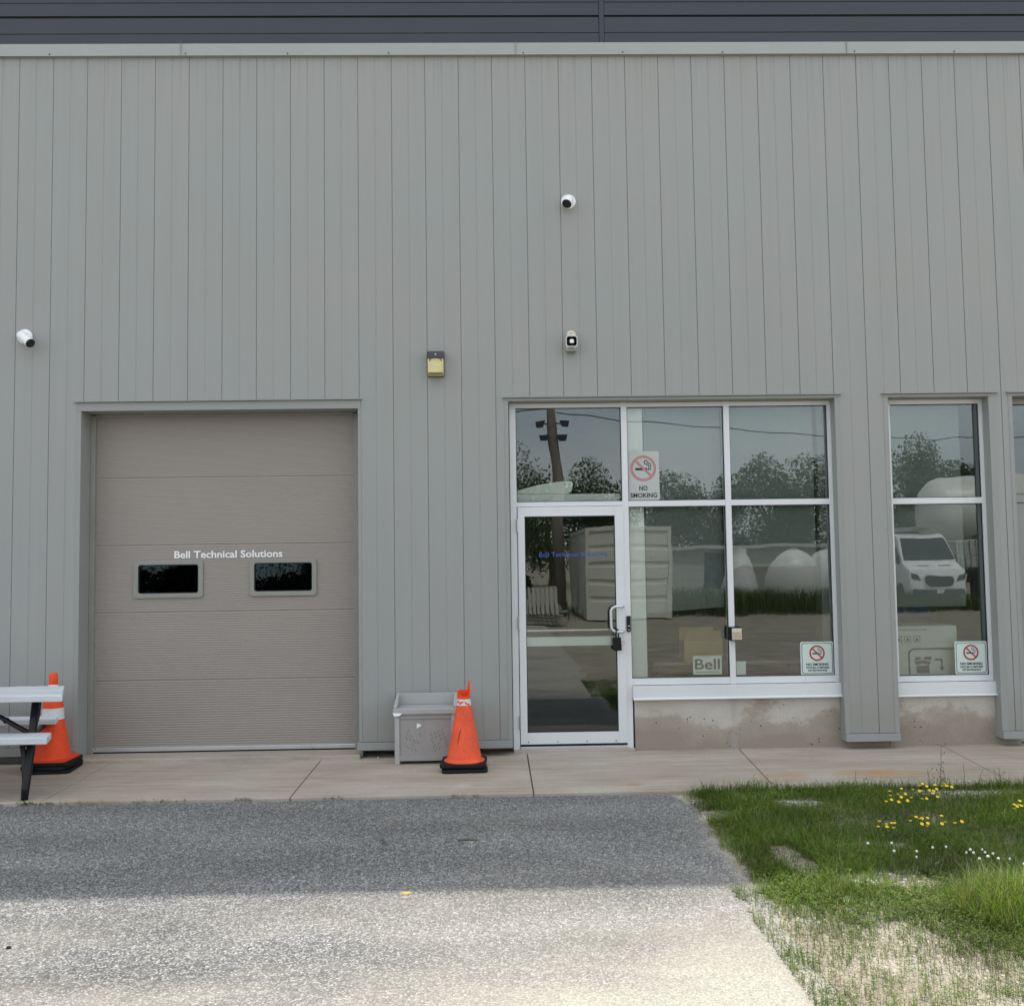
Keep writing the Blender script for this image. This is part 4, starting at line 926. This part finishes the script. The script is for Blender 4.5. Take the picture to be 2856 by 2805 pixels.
# pebbles
def pebbles(name, label, cat, spots, mat, seed):
    rr = random.Random(seed); mb = MB()
    for cx, cy, rx, ry, n_, smin, smax in spots:
        for i in range(n_):
            a = rr.random()*6.28; u = math.sqrt(rr.random()); x = cx+rx*u*math.cos(a); y = cy+ry*u*math.sin(a); s_ = rr.uniform(smin, smax)
            m = T(x, y, verge_h(x, y)+s_*.1) @ Matrix.Rotation(rr.random()*6.28, 4, 'Z') @ Matrix.Diagonal((1, rr.uniform(.55, .9), rr.uniform(.35, .6), 1))
            mb.lathe([(s_*.35, -s_*.7), (s_*.95, -s_*.2), (s_, s_*.15), (s_*.6, s_*.65), (s_*.15, s_*.8)], 7, m)
    tag(mb.build(name, M[mat], smooth=60), label, cat, kind='stuff')
pebbles('gravel_pebbles', 'pale pebbles scattered in the sandy gaps of the grass', 'pebbles',
        [(6.33, -1.72, .22, .10, 90, .005, .013), (7.65, -1.55, .5, .13, 200, .005, .013), (6.28, -3.38, .28, .15, 60, .006, .018), (5.72, -1.95, .18, .10, 50, .004, .010), (5.95, -3.75, .35, .25, 80, .004, .013), (6.0, -4.5, .5, .3, 80, .003, .010), (5.85, -3.25, .15, .2, 30, .005, .012)], 'stone', 3)
b = MB()
for x0, y0, w_, a_ in ((6.00, -3.66, .055, 10), (5.95, -3.80, .035, -25), (6.08, -3.74, .03, 30)):
    m = T(x0, y0, verge_h(x0, y0)+.006) @ Matrix.Rotation(R(a_), 4, 'Z') @ Matrix.Rotation(R(6), 4, 'X'); b.prism([(-w_, -.02), (w_*.6, -.04), (w_, .0), (w_*.3, .04), (-w_*.7, .03)], 0, .004, 'z', m)
tag(b.build('paper_litter', M['stone']), 'crumpled pale paper scraps in the sandy patch of the verge', 'litter')

# flowers: each head is one thing
def flower(kind, x, y, h, lean, label, grp):
    z = verge_h(x, y); mb = MB()
    top = (x+lean, y-.3*lean, z+h)
    o = thing(kind, label, 'flower', (x, y, z), grp)
    mb.tube([(x, y, z-.005), (x+lean*.4, y, z+h*.55), top], .0012, 5); mb.build('stem', M['greenstem'], o)
    mb = MB()
    if kind == 'yellow_flower':
        for q in range(5):
            a = q*1.2566+x*40; m = T(*top) @ Matrix.Rotation(R(18+30*math.sin(x*90)), 4, 'X') @ Matrix.Rotation(a, 4, 'Z') @ Matrix.Rotation(R(-34), 4, 'Y'); mb.prism([(0, -.003), (.009, -.007), (.013, -.004), (.013, .004), (.009, .007), (0, .003)], 0, .0015, 'z', m)
        mb.lathe([(.003, 0), (.005, .004), (.002, .008)], 6, T(*top)); mb.build('petals', M['petal_y'], o)
    else:
        q_ = h*9; mb.lathe([(.002*q_, -.005), (.007*q_, -.002), (.009*q_, .003), (.007*q_, .007), (.002*q_, .010)], 9, T(*top) @ Matrix.Rotation(lean*20, 4, 'X')); mb.build('flower_head', M['petal_w'], o)
F = random.Random(5)
for cx, cy, rx, ry, n_, lab, grp in ((7.13, -1.86, .34, .13, 30, 'small yellow wildflower in the upper cluster beside the sidewalk', 'yellow flowers near the sidewalk'),
                                (6.58, -2.70, .05, .10, 7, 'small yellow wildflower in the little group at the left of the lower cluster', 'yellow flowers at the left of the lower cluster'),
                                (6.90, -2.62, .17, .08, 13, 'small yellow wildflower in the lower cluster amid the grass', 'yellow flowers lower in the grass'),
                                (7.66, -2.30, .14, .12, 6, 'yellow wildflower in the thin scatter at the right edge of the verge', 'yellow flowers at the right edge')):
    for i in range(n_):
        a = F.random()*6.28; u = math.sqrt(F.random()); flower('yellow_flower', cx+rx*u*math.cos(a), cy+ry*u*math.sin(a)+(.18*(u*math.cos(a)) if n_ == 30 else 0), F.uniform(.075, .12), F.uniform(-.02, .02), lab, grp)
for cx, cy, rx, ry, n_, lab, grp in ((7.00, -3.28, .34, .26, 15, 'white clover head in the grass at the right of the verge', 'white clover heads at the right'),
                                (6.55, -3.08, .24, .16, 7, 'white clover head left of the main clover patch', 'white clover heads left of the patch')):
    for i in range(n_):
        a = F.random()*6.28; u = math.sqrt(F.random()); flower('clover_flower', cx+rx*u*math.cos(a), cy+ry*u*math.sin(a), F.uniform(.07, .11), F.uniform(-.015, .015), lab, grp)
# dry stalks by the sidewalk edge
S = random.Random(9)
for i, (x, h, side, lab) in enumerate(((6.88, .155, 0, 'single thin upright dry stalk between the two rust stains'), (6.95, .10, 2, 'short dry stalk with seed buds right of the thin upright stalk'),
                                  (7.10, .09, 0, 'slanted short dry stalk in front of the larger rust stain'), (7.43, .15, 3, 'leafy dry weed stalk left of the tallest stalk'),
                                  (7.51, .31, 10, 'tallest budded dry weed stalk, reaching above the sidewalk edge'), (7.545, .16, 4, 'dry weed stalk leaning just right of the tallest stalk'),
                                  (7.69, .19, 1, 'bare dry stalk at the right, beyond the tallest stalk'), (7.78, .15, 1, 'bent dry stalk near the right edge of the grass'), (7.96, .16, 3, 'dry stalk at the far right beside the sidewalk joint'))):
    yy = -1.40; z = verge_h(x, yy); mb = MB(); o = thing('weed_stalk', lab, 'weed', (x, yy, z), 'dry weed stalks along the sidewalk edge')
    ln = S.uniform(-.02, .02) if i not in (2, 7) else .05
    pts = [(x+ln*(k/5)**1.5+S.uniform(-.003, .003), yy+.0, z+h*k/5) for k in range(6)]
    mb.tube(pts, [.0028, .0025, .0022, .002, .0018, .0012], 5); 
    for q in range(side):
        k = S.randint(1, 5); p = Vector(pts[k]); a = S.choice((0, 3.14))+S.uniform(-.5, .5); L = S.uniform(.015, .045); e = p+Vector((math.cos(a)*L, math.sin(a)*L*.5, L*.8)); mb.tube([p, e], .0012, 4)
        mb.lathe([(.001, -.004), (.0045, 0), (.003, .006), (.001, .008)], 5, T(*e))
    mb.build('stalk', M['drystalk'], o)
for i in range(14):      # leafy sprouts standing up at the sidewalk edge
    x = 5.75+i*.075+S.uniform(-.03, .03); yy = -1.42+S.uniform(-.03, .02); z = verge_h(x, yy); h = S.uniform(.07, .15) if 3 < i < 9 else S.uniform(.04, .08)
    mb = MB(); mb.c = []; sv = b; b = mb
    for q in range(16): 
        t_ = q/16; leaflet(x+.004*math.sin(q), yy, z+h*t_, .022*(1.1-t_), .8, q*2.4, green(.9))
    blade(x, yy, z, h, .0015, .004, 0, green(.8)); b = sv
    tag(mb.build('leafy_sprout', M['leaf']), 'small leafy green sprout along the sidewalk where the asphalt meets the grass', 'weed', 'leafy sprouts at the sidewalk edge')

# ================================================================== THE YARD ACROSS THE WAY (mirrored in the glass)
def leaf_cloud(mb, c, rad, n_, r_, seed, cols, size=.16):
    rr = random.Random(seed)
    lobes = [(Vector((c[0]+rr.uniform(-.55, .55)*rad[0], c[1]+rr.uniform(-.5, .5)*rad[1], c[2]+rr.uniform(-.8, .65)*rad[2])), rr.uniform(.35, .6)) for _ in range(9)]
    for i in range(n_):
        lc, ls = rr.choice(lobes); v = Vector((rr.gauss(0, 1), rr.gauss(0, 1), rr.gauss(0, 1))).normalized()*(rr.random()**.4)
        p = lc+Vector((v.x*rad[0]*ls, v.y*rad[1]*ls, v.z*rad[2]*ls)); s_ = size*rr.uniform(.5, 1.3)
        a = Vector((rr.gauss(0, 1), rr.gauss(0, 1), rr.gauss(0, 1))).normalized(); q = a.orthogonal().normalized(); k = len(mb.v)
        mb.v += [tuple(p-a*s_), tuple(p+q*s_*.5), tuple(p+a*s_), tuple(p-q*s_*.5)]; mb.f.append((k, k+1, k+2, k+3)); cc = rr.choice(cols); g_ = rr.uniform(.75, 1.2); mb.c.append(tuple(x*g_ for x in cc))
TR = [(-9, -25, 6), (-5.5, -23, 5.5), (-2.2, -24, 6), (1.2, -23.5, 5), (-12, -52, 9), (-5, -55, 8.4), (1, -53, 7.6), (4.5, -50, 7.4), (8, -55, 8.2), (11.6, -54, 9), (15.8, -55, 7.6), (19.4, -56, 7.8), (22.2, -54, 8.7), (25, -55, 9), (28.6, -53, 8.6), (31.2, -54, 9.6), (34.5, -52, 9.6), (38.5, -54, 9.5), (44, -53, 9), (5.0, -24.5, 5.6), (50, -55, 9)]
kinds = ['bushy', 'broad', 'slender', 'dense', 'ragged']
for i, (x, y, h) in enumerate(TR):
    near = y > -30; h -= 0 if near else .7
    t = thing('leafy_tree', ('smaller leafy tree standing beside the wooden utility pole across the yard' if near else f'{kinds[i % 5]} dark green tree in the distant row, {"behind the shipping container" if x < 11 else "behind the white van and tank" if x > 24 else "behind the fibreglass tanks"}'), 'tree', (x, y, GZ), 'trees beyond the yard')
    b = MB(); b.tube([(x, y, GZ), (x+.1, y, h*.3), (x-.1, y, h*.6)], [.25, .18, .08], 8)
    for q in range(4): a = q*1.6+i; b.tube([(x, y, h*.32+q*.3), (x+math.cos(a)*1.1, y+math.sin(a)*1.1, h*.55+q*.4)], [.09, .03], 6)
    b.build('trunk', M['bark'], t)
    b = MB(); b.c = []; leaf_cloud(b, (x, y, h*.58), (1.9 if near else 3.1, 1.9 if near else 2.4, h*.44), 4500 if near else 9000, 0, 100+i, [(.085, .125, .045), (.11, .155, .06), (.07, .105, .04)], .06 if near else .11); b.build('crown', M['leaf'], t)
for i, (x, y, r_) in enumerate(((-7.5, -20.2, 1.9), (-4.3, -20.6, 2.0), (-1.2, -20.0, 1.9), (1.7, -20.8, 1.8), (4.3, -22.8, 1.2))):  # added out of view, so the overhead door glass reflects something dark
    t = thing('bush', 'added dark bush that darkens the reflection in the overhead door windows', 'bush', (x, y, GZ), 'added bushes across the yard')
    b = MB(); b.tube([(x, y, GZ), (x+.05, y, .9)], [.07, .03], 6); b.build('stem', M['bark'], t)
    b = MB(); b.c = []; leaf_cloud(b, (x, y, 1.05), (r_*1.15, 1.1, 1.25), 12000, 0, 300+i, [(.018, .03, .014), (.022, .036, .016)], .10); b.build('crown', M['leaf'], t)
b = MB(); b.c = []
wr = random.Random(21)
for i in range(9000):        # rank weeds on the far bank
    x = wr.uniform(9.6, 20); y = wr.uniform(-26, -19.6)-.10*(x-10); h = wr.uniform(.25, .85)*(1-.35*(x > 17)); blade(x, y, GZ, h, .012, h*.3, wr.random()*6.28, tuple(q*.8 for q in green(.7, .1)))
for i in range(2500):
    x = wr.uniform(-8, 9.6); y = wr.uniform(-26, -19.0); h = wr.uniform(.1, .45); blade(x, y, GZ, h, .012, h*.3, wr.random()*6.28, tuple(q*.8 for q in green(.7, .1)))
tag(b.build('tall_weeds', M['leaf']), 'tall dark weeds on the bank across the yard', 'weeds', kind='stuff')

# utility pole with flood lamps
t = thing('utility_pole', 'leaning wooden utility pole carrying two pairs of flood lamps', 'utility pole', (6.25, -21.7, GZ))
b = MB(); b.tube([(6.32, -21.7, GZ), (6.30, -21.7, 3.5), (6.20, -21.7, 5.2), (6.05, -21.7, 7.5), (5.98, -21.7, 9.6)], [.17, .16, .145, .13, .11], 12); b.build('post', M['pole'], t, smooth=True)
for x, z in ((5.78, 5.92), (6.52, 5.92), (5.92, 5.50), (6.44, 5.50)):
    b = MB(); b.prism([(-.15, .07), (.15, .07), (.10, -.10), (-.10, -.10)], -21.60, -21.42, 'y', T(x, 0, z)); b.tube([(x, -21.6, z), (6.15, -21.66, z)], .02, 6); b.build('flood_lamp', M['darkgrey'], t)
def cable(pts, label):
    b = MB(); b.tube(pts, .018, 5); tag(b.build('overhead_cable', M['darkgrey']), label, 'cable')
cable([(6.05+3.1*i, -21.7-.8*i, 6.3-.55*math.sin(math.pi*i/8)) for i in range(9)], 'sagging overhead cable running right from the wooden utility pole')
cable([(6.05-3*i, -21.7, 6.4-.5*math.sin(math.pi*i/8)) for i in range(9)], 'sagging overhead cable running left from the wooden utility pole')

# shipping container, doors towards the building
t = thing('shipping_container', 'pale shipping container with its barred doors facing the warehouse', 'shipping container', (8.1, -21.3, GZ))
cx0, cx1, cy0, cy1, cz0, cz1 = 6.85, 9.29, -24.6, -18.5, GZ+.02, 2.55
b = MB()
for x in (cx0, cx1-.12):
    for y in (cy0, cy1-.12): b.box(x, x+.12, y, y+.12, cz0, cz1)
for z in (cz0, cz1-.12):
    b.box(cx0+.12, cx1-.12, cy1-.11, cy1-.01, z, z+.12); b.box(cx0+.12, cx1-.12, cy0+.01, cy0+.11, z, z+.12)
    for x in (cx0+.01, cx1-.11): b.box(x, x+.10, cy0+.12, cy1-.12, z, z+.12)
b.build('frame', M['container'], t, bevel=.006)
b = MB()
for x, s_ in ((cx0+.05, 1), (cx1-.05, -1)):
    n_ = 44; q = []
    for i in range(n_+1): q.append((x+s_*(.0 if (i % 4) in (0, 1) else .036), cy0+.12+(cy1-cy0-.24)*i/n_))
    b.add([(a_, c_, cz0+.12) for a_, c_ in q]+[(a_, c_, cz1-.12) for a_, c_ in q], [(i, i+1, i+n_+2, i+n_+1) for i in range(n_)])
b.box(cx0+.1, cx1-.1, cy0+.1, cy1-.1, cz1-.03, cz1-.01); b.build('side_wall', M['container'], t)
for x0, x1 in ((cx0+.125, (cx0+cx1)/2-.006), ((cx0+cx1)/2+.006, cx1-.125)):
    b = MB(); pz = cz0+.125; H = cz1-cz0-.25
    pf2 = [(cy1-.05, pz)]
    for k in range(4): a_ = pz+H*(.17+.2*k); pf2 += [(cy1-.05, a_), (cy1-.085, a_+.02), (cy1-.085, a_+.14), (cy1-.05, a_+.16)]
    pf2.append((cy1-.05, pz+H)); n_ = len(pf2); b.add([(x0, y_, z_) for y_, z_ in pf2]+[(x1, y_, z_) for y_, z_ in pf2], [(i, i+1, i+1+n_, i+n_) for i in range(n_-1)])
    dd = b.build('door', M['container'], t)
    for f_ in (.25, .75):
        b = MB(); xx = lerp(x0, x1, f_); b.tube([(xx, cy1-.015, cz0+.03), (xx, cy1-.015, cz1-.03)], .022, 8)
        for z in (.3, 1.2, 2.2): b.box(xx-.05, xx+.05, cy1-.045, cy1-.01, z, z+.05)
        b.build('locking_bar', M['galv'], dd)

# white van facing the building
t = thing('delivery_van', 'white delivery van parked facing the warehouse beyond the yard', 'van', (19.9, -27.5, GZ))
vx, vy = 19.55, -24.2
b = MB()
side = [(-5.2, .35), (-5.2, 2.35), (-4.9, 2.48), (-1.65, 2.48), (-1.35, 2.40), (-.62, 1.50), (-.10, 1.28), (.0, 1.1), (.0, .45), (-.1, .35)]
def vanx(z): return 1.0-.16*max(0, (z-1.1))/1.3
vs_ = []; n_ = len(side)
for s_ in (-1, 1):
    for y_, z_ in side: vs_.append((vx+s_*vanx(z_), vy+y_, z_+GZ))
fs = [tuple(range(n_)), tuple(reversed(range(n_, 2*n_)))]+[(i, i+n_, (i+1) % n_+n_, (i+1) % n_) for i in range(n_)]
b.add(vs_, fs); b.build('body', M['vanpaint'], t, bevel=.07, seg=3, smooth=35)
def vquad(mb, x0, x1, ya, za, yb, zb, ins0, ins1, off=.012):
    n_v = Vector((0, zb-za, yb-ya)).normalized()
    nn = Vector((0, (zb-za), -(yb-ya))).normalized(); o_ = nn*off
    p = [(vx-ins0, vy+ya, za+GZ), (vx+ins0, vy+ya, za+GZ), (vx+ins1, vy+yb, zb+GZ), (vx-ins1, vy+yb, zb+GZ)]
    mb.add([Vector(q)+o_ for q in p], [(0, 1, 2, 3)])
b = MB(); vquad(b, 0, 0, -.68, 1.575, -1.27, 2.30, .88, .76, .02); b.build('windscreen', M['glassdark'], t)
b = MB(); b.prism(rrect(vx-.52, vx+.52, GZ+.66, GZ+1.06, .16), vy-.03, vy+.016); b.build('grille', M['glassdark'], t)
b = MB(); ring(b, rrect(vx-.56, vx+.56, GZ+.62, GZ+1.10, .18), rrect(vx-.52, vx+.52, GZ+.66, GZ+1.06, .16), vy-.02, vy+.03); b.build('grille_surround', M['vanpaint'], t)
for s_ in (-1, 1):
    b = MB(); b.prism([(vx+s_*.62, GZ+.86), (vx+s_*.93, GZ+.92), (vx+s_*.95, GZ+1.14), (vx+s_*.70, GZ+1.06)], vy-.05, vy+.018); b.build('headlight', M['darkgrey'], t)
    b = MB(); m = T(vx+s_*.35, vy-.36, GZ+1.392) @ Matrix.Rotation(R(23), 4, 'X'); b.box(-.2, .2, -.02, .02, -.004, .012, m); b.build('bonnet_vent', M['darkgrey'], t)
    for yy in (-.95, -4.2):
        b = MB(); b.lathe([(.22, 0), (.34, .01), (.36, .05), (.36, .18), (.34, .22)], 24, T(vx+s_*.80, vy+yy, GZ+.36) @ rot_to((s_, 0, 0))); wh = b.build('wheel', M['rubber'], t, smooth=40)
    b = MB(); b.box(vx+s_*1.02-.06, vx+s_*1.02+.06, vy-.95, vy-.85, GZ+1.45, GZ+1.75); b.build('wing_mirror', M['darkgrey'], t, bevel=.02)
    b = MB(); xs_ = vx+s_*(vanx(1.8)+.015); b.add([(xs_, vy-1.0, GZ+1.5), (xs_, vy-2.0, GZ+1.5), (xs_-s_*.08, vy-2.0, GZ+2.2), (xs_-s_*.08, vy-1.45, GZ+2.2)], [(0, 1, 2, 3)]); b.build('side_window', M['glassdark'], t)
b = MB(); zr = GZ+2.48
for k in range(4): b.tube([(vx-.82, vy-2.0-.9*k, zr), (vx-.78, vy-2.0-.9*k, zr+.16), (vx+.78, vy-2.0-.9*k, zr+.16), (vx+.82, vy-2.0-.9*k, zr)], .022, 6)
b.build('roof_rack', M['galv'], t)
b = MB()
for x in (-.55, -.15): b.box(vx+x-.03, vx+x+.03, vy-4.8, vy-1.2, zr+.185, zr+.25)
for k in range(12): b.box(vx-.52, vx-.18, vy-4.7+.3*k, vy-4.66+.3*k, zr+.2, zr+.235)
b.build('ladder', M['alu_bright'], t)
b = MB(); b.box(vx+.1, vx+.6, vy-4.4, vy-1.4, zr+.185, zr+.22); b.build('plank', M['pallet'], t)
b = MB(); b.box(vx-.93, vx+.93, vy-.1, vy+.045, GZ+.36, GZ+.56); b.build('bumper', M['darkgrey'], t, bevel=.03)
b = MB(); b.box(vx-.15, vx+.15, vy+.046, vy+.052, GZ+.42, GZ+.57); b.build('number_plate', M['paper'], t)

# fibreglass tanks, big horizontal tank, caged liquid tote, lumber
for i, (x, y, r_, h, lab) in enumerate(((13.2, -26.2, .62, 1.95, 'upright pale tank with a lid, first from the container'), (15.0, -25.6, 1.0, 1.85, 'wide dome shaped fibreglass tank between the other two tanks'), (17.0, -27.6, .95, 1.9, 'pale dome tank nearest the white van'))):
    t = thing('storage_tank', lab, 'tank', (x, y, GZ), 'pale tanks on the far bank')
    b = MB(); prof = [(r_, GZ-.05), (r_, h*.35)]+[(r_*math.cos(R(a)), h*.35+h*.65*math.sin(R(a))) for a in range(10, 86, 10)]+[(.12, h)]
    if i == 0: prof = [(r_*1.25, GZ-.05), (r_, .9), (r_*.62, 1.6), (r_*.45, 1.75), (r_*.45, 1.95)]
    b.lathe(prof, 32, T(x, y, 0)); b.build('shell', M['fibreglass'], t, smooth=40)
    b = MB(); b.lathe([(.18, 0), (.18, .06), (.05, .08)], 16, T(x, y, h-.02)); b.build('lid', M['galv'], t, smooth=40)
t = thing('horizontal_tank', 'large white horizontal tank raised on a steel cradle behind the van', 'tank', (25, -31, GZ)); HT = len(bpy.data.objects)
b = MB(); m = T(22.6, -31, 3.35) @ rot_to((1, .1, 0)); b.lathe([(.3, -.62), (.9, -.42), (1.35, -.08), (1.45, .25), (1.55, 3), (1.5, 5.6), (1.0, 6.2), (.3, 6.4)], 36, m); b.build('shell', M['fibreglass'], t, smooth=40)
for x in (23.6, 27.2):
    b = MB()
    for yy in (-32.1, -29.9): b.box(x, x+.18, yy, yy+.18, GZ, 2.3)
    b.box(x, x+.18, -32.1, -29.72, 2.0, 2.2); b.build('cradle', M['darkgrey'], t)
t = thing('caged_tote', 'white liquid tote inside a wire cage stacked on a trailer frame', 'liquid tote', (22.5, -28.5, GZ))
b = MB(); b.box(22.05, 23.05, -29, -28, 1.15, 2.15); b.build('bladder', M['fibreglass'], t, bevel=.06)
b = MB()
for k in range(7):
    q = 22+k*.183
    b.tube([(q, -27.96, 1.1), (q, -27.96, 2.2)], .012, 5); b.tube([(22, -27.96, 1.1+k*.183), (23.1, -27.96, 1.1+k*.183)], .012, 5); b.tube([(22, -27.96-k*.18, 1.1), (22, -27.96-k*.18, 2.2)], .012, 5); b.tube([(22, -27.96, 1.1+k*.183), (22, -29.06, 1.1+k*.183)], .012, 5)
b.build('cage', M['wire'], t)
b = MB(); b.box(21.9, 23.2, -29.1, -27.9, .95, 1.09)
for x in (21.95, 23.05):
    for y in (-29.05, -28.0): b.box(x, x+.08, y, y+.08, GZ, .95)
b.build('stand', M['darkgrey'], t)
t = thing('lumber_pile', 'weathered pallets and boards heaped beside the shipping container', 'lumber pile', (5.3, -16.8, GZ))
for k in range(12):
    b = MB(); m = T(4.62+k*.115, -17.1, .54) @ Matrix.Rotation(R(-38), 4, 'X') @ Matrix.Rotation(R(14), 4, 'Y'); b.box(-.04, .04, -.55, .55, -.012, .012, m); b.build('slat', M['pallet'], t)
for k in range(7):
    b = MB(); m = T(5.3+.1*math.sin(k*2), -16.85-.12*k, GZ+.05+.07*k) @ Matrix.Rotation(R(-6+4*math.sin(k*3)), 4, 'Z') @ Matrix.Rotation(R(2*math.sin(k)), 4, 'Y'); b.box(-.85, .8, -.07, .07, -.025, .025, m); b.build('board', M['pallet'], t, bevel=.003)
# low far building strip with a pale roof edge
t = thing('far_shed', 'long low shed with a pale roof edge beyond the bank', 'shed', (16, -44, GZ))
b = MB(); b.box(9, 27, -48, -43, GZ, 2.1); b.build('wall', M['shed'], t)
b = MB(); b.box(8.6, 27.4, -48.4, -42.6, 2.103, 2.28); b.build('roof', M['galv'], t)
for x in (11, 15.5, 22):
    b = MB(); b.box(x, x+1.1, -42.998, -42.97, GZ+.05, 1.9); b.build('door', M['darkgrey'], t)
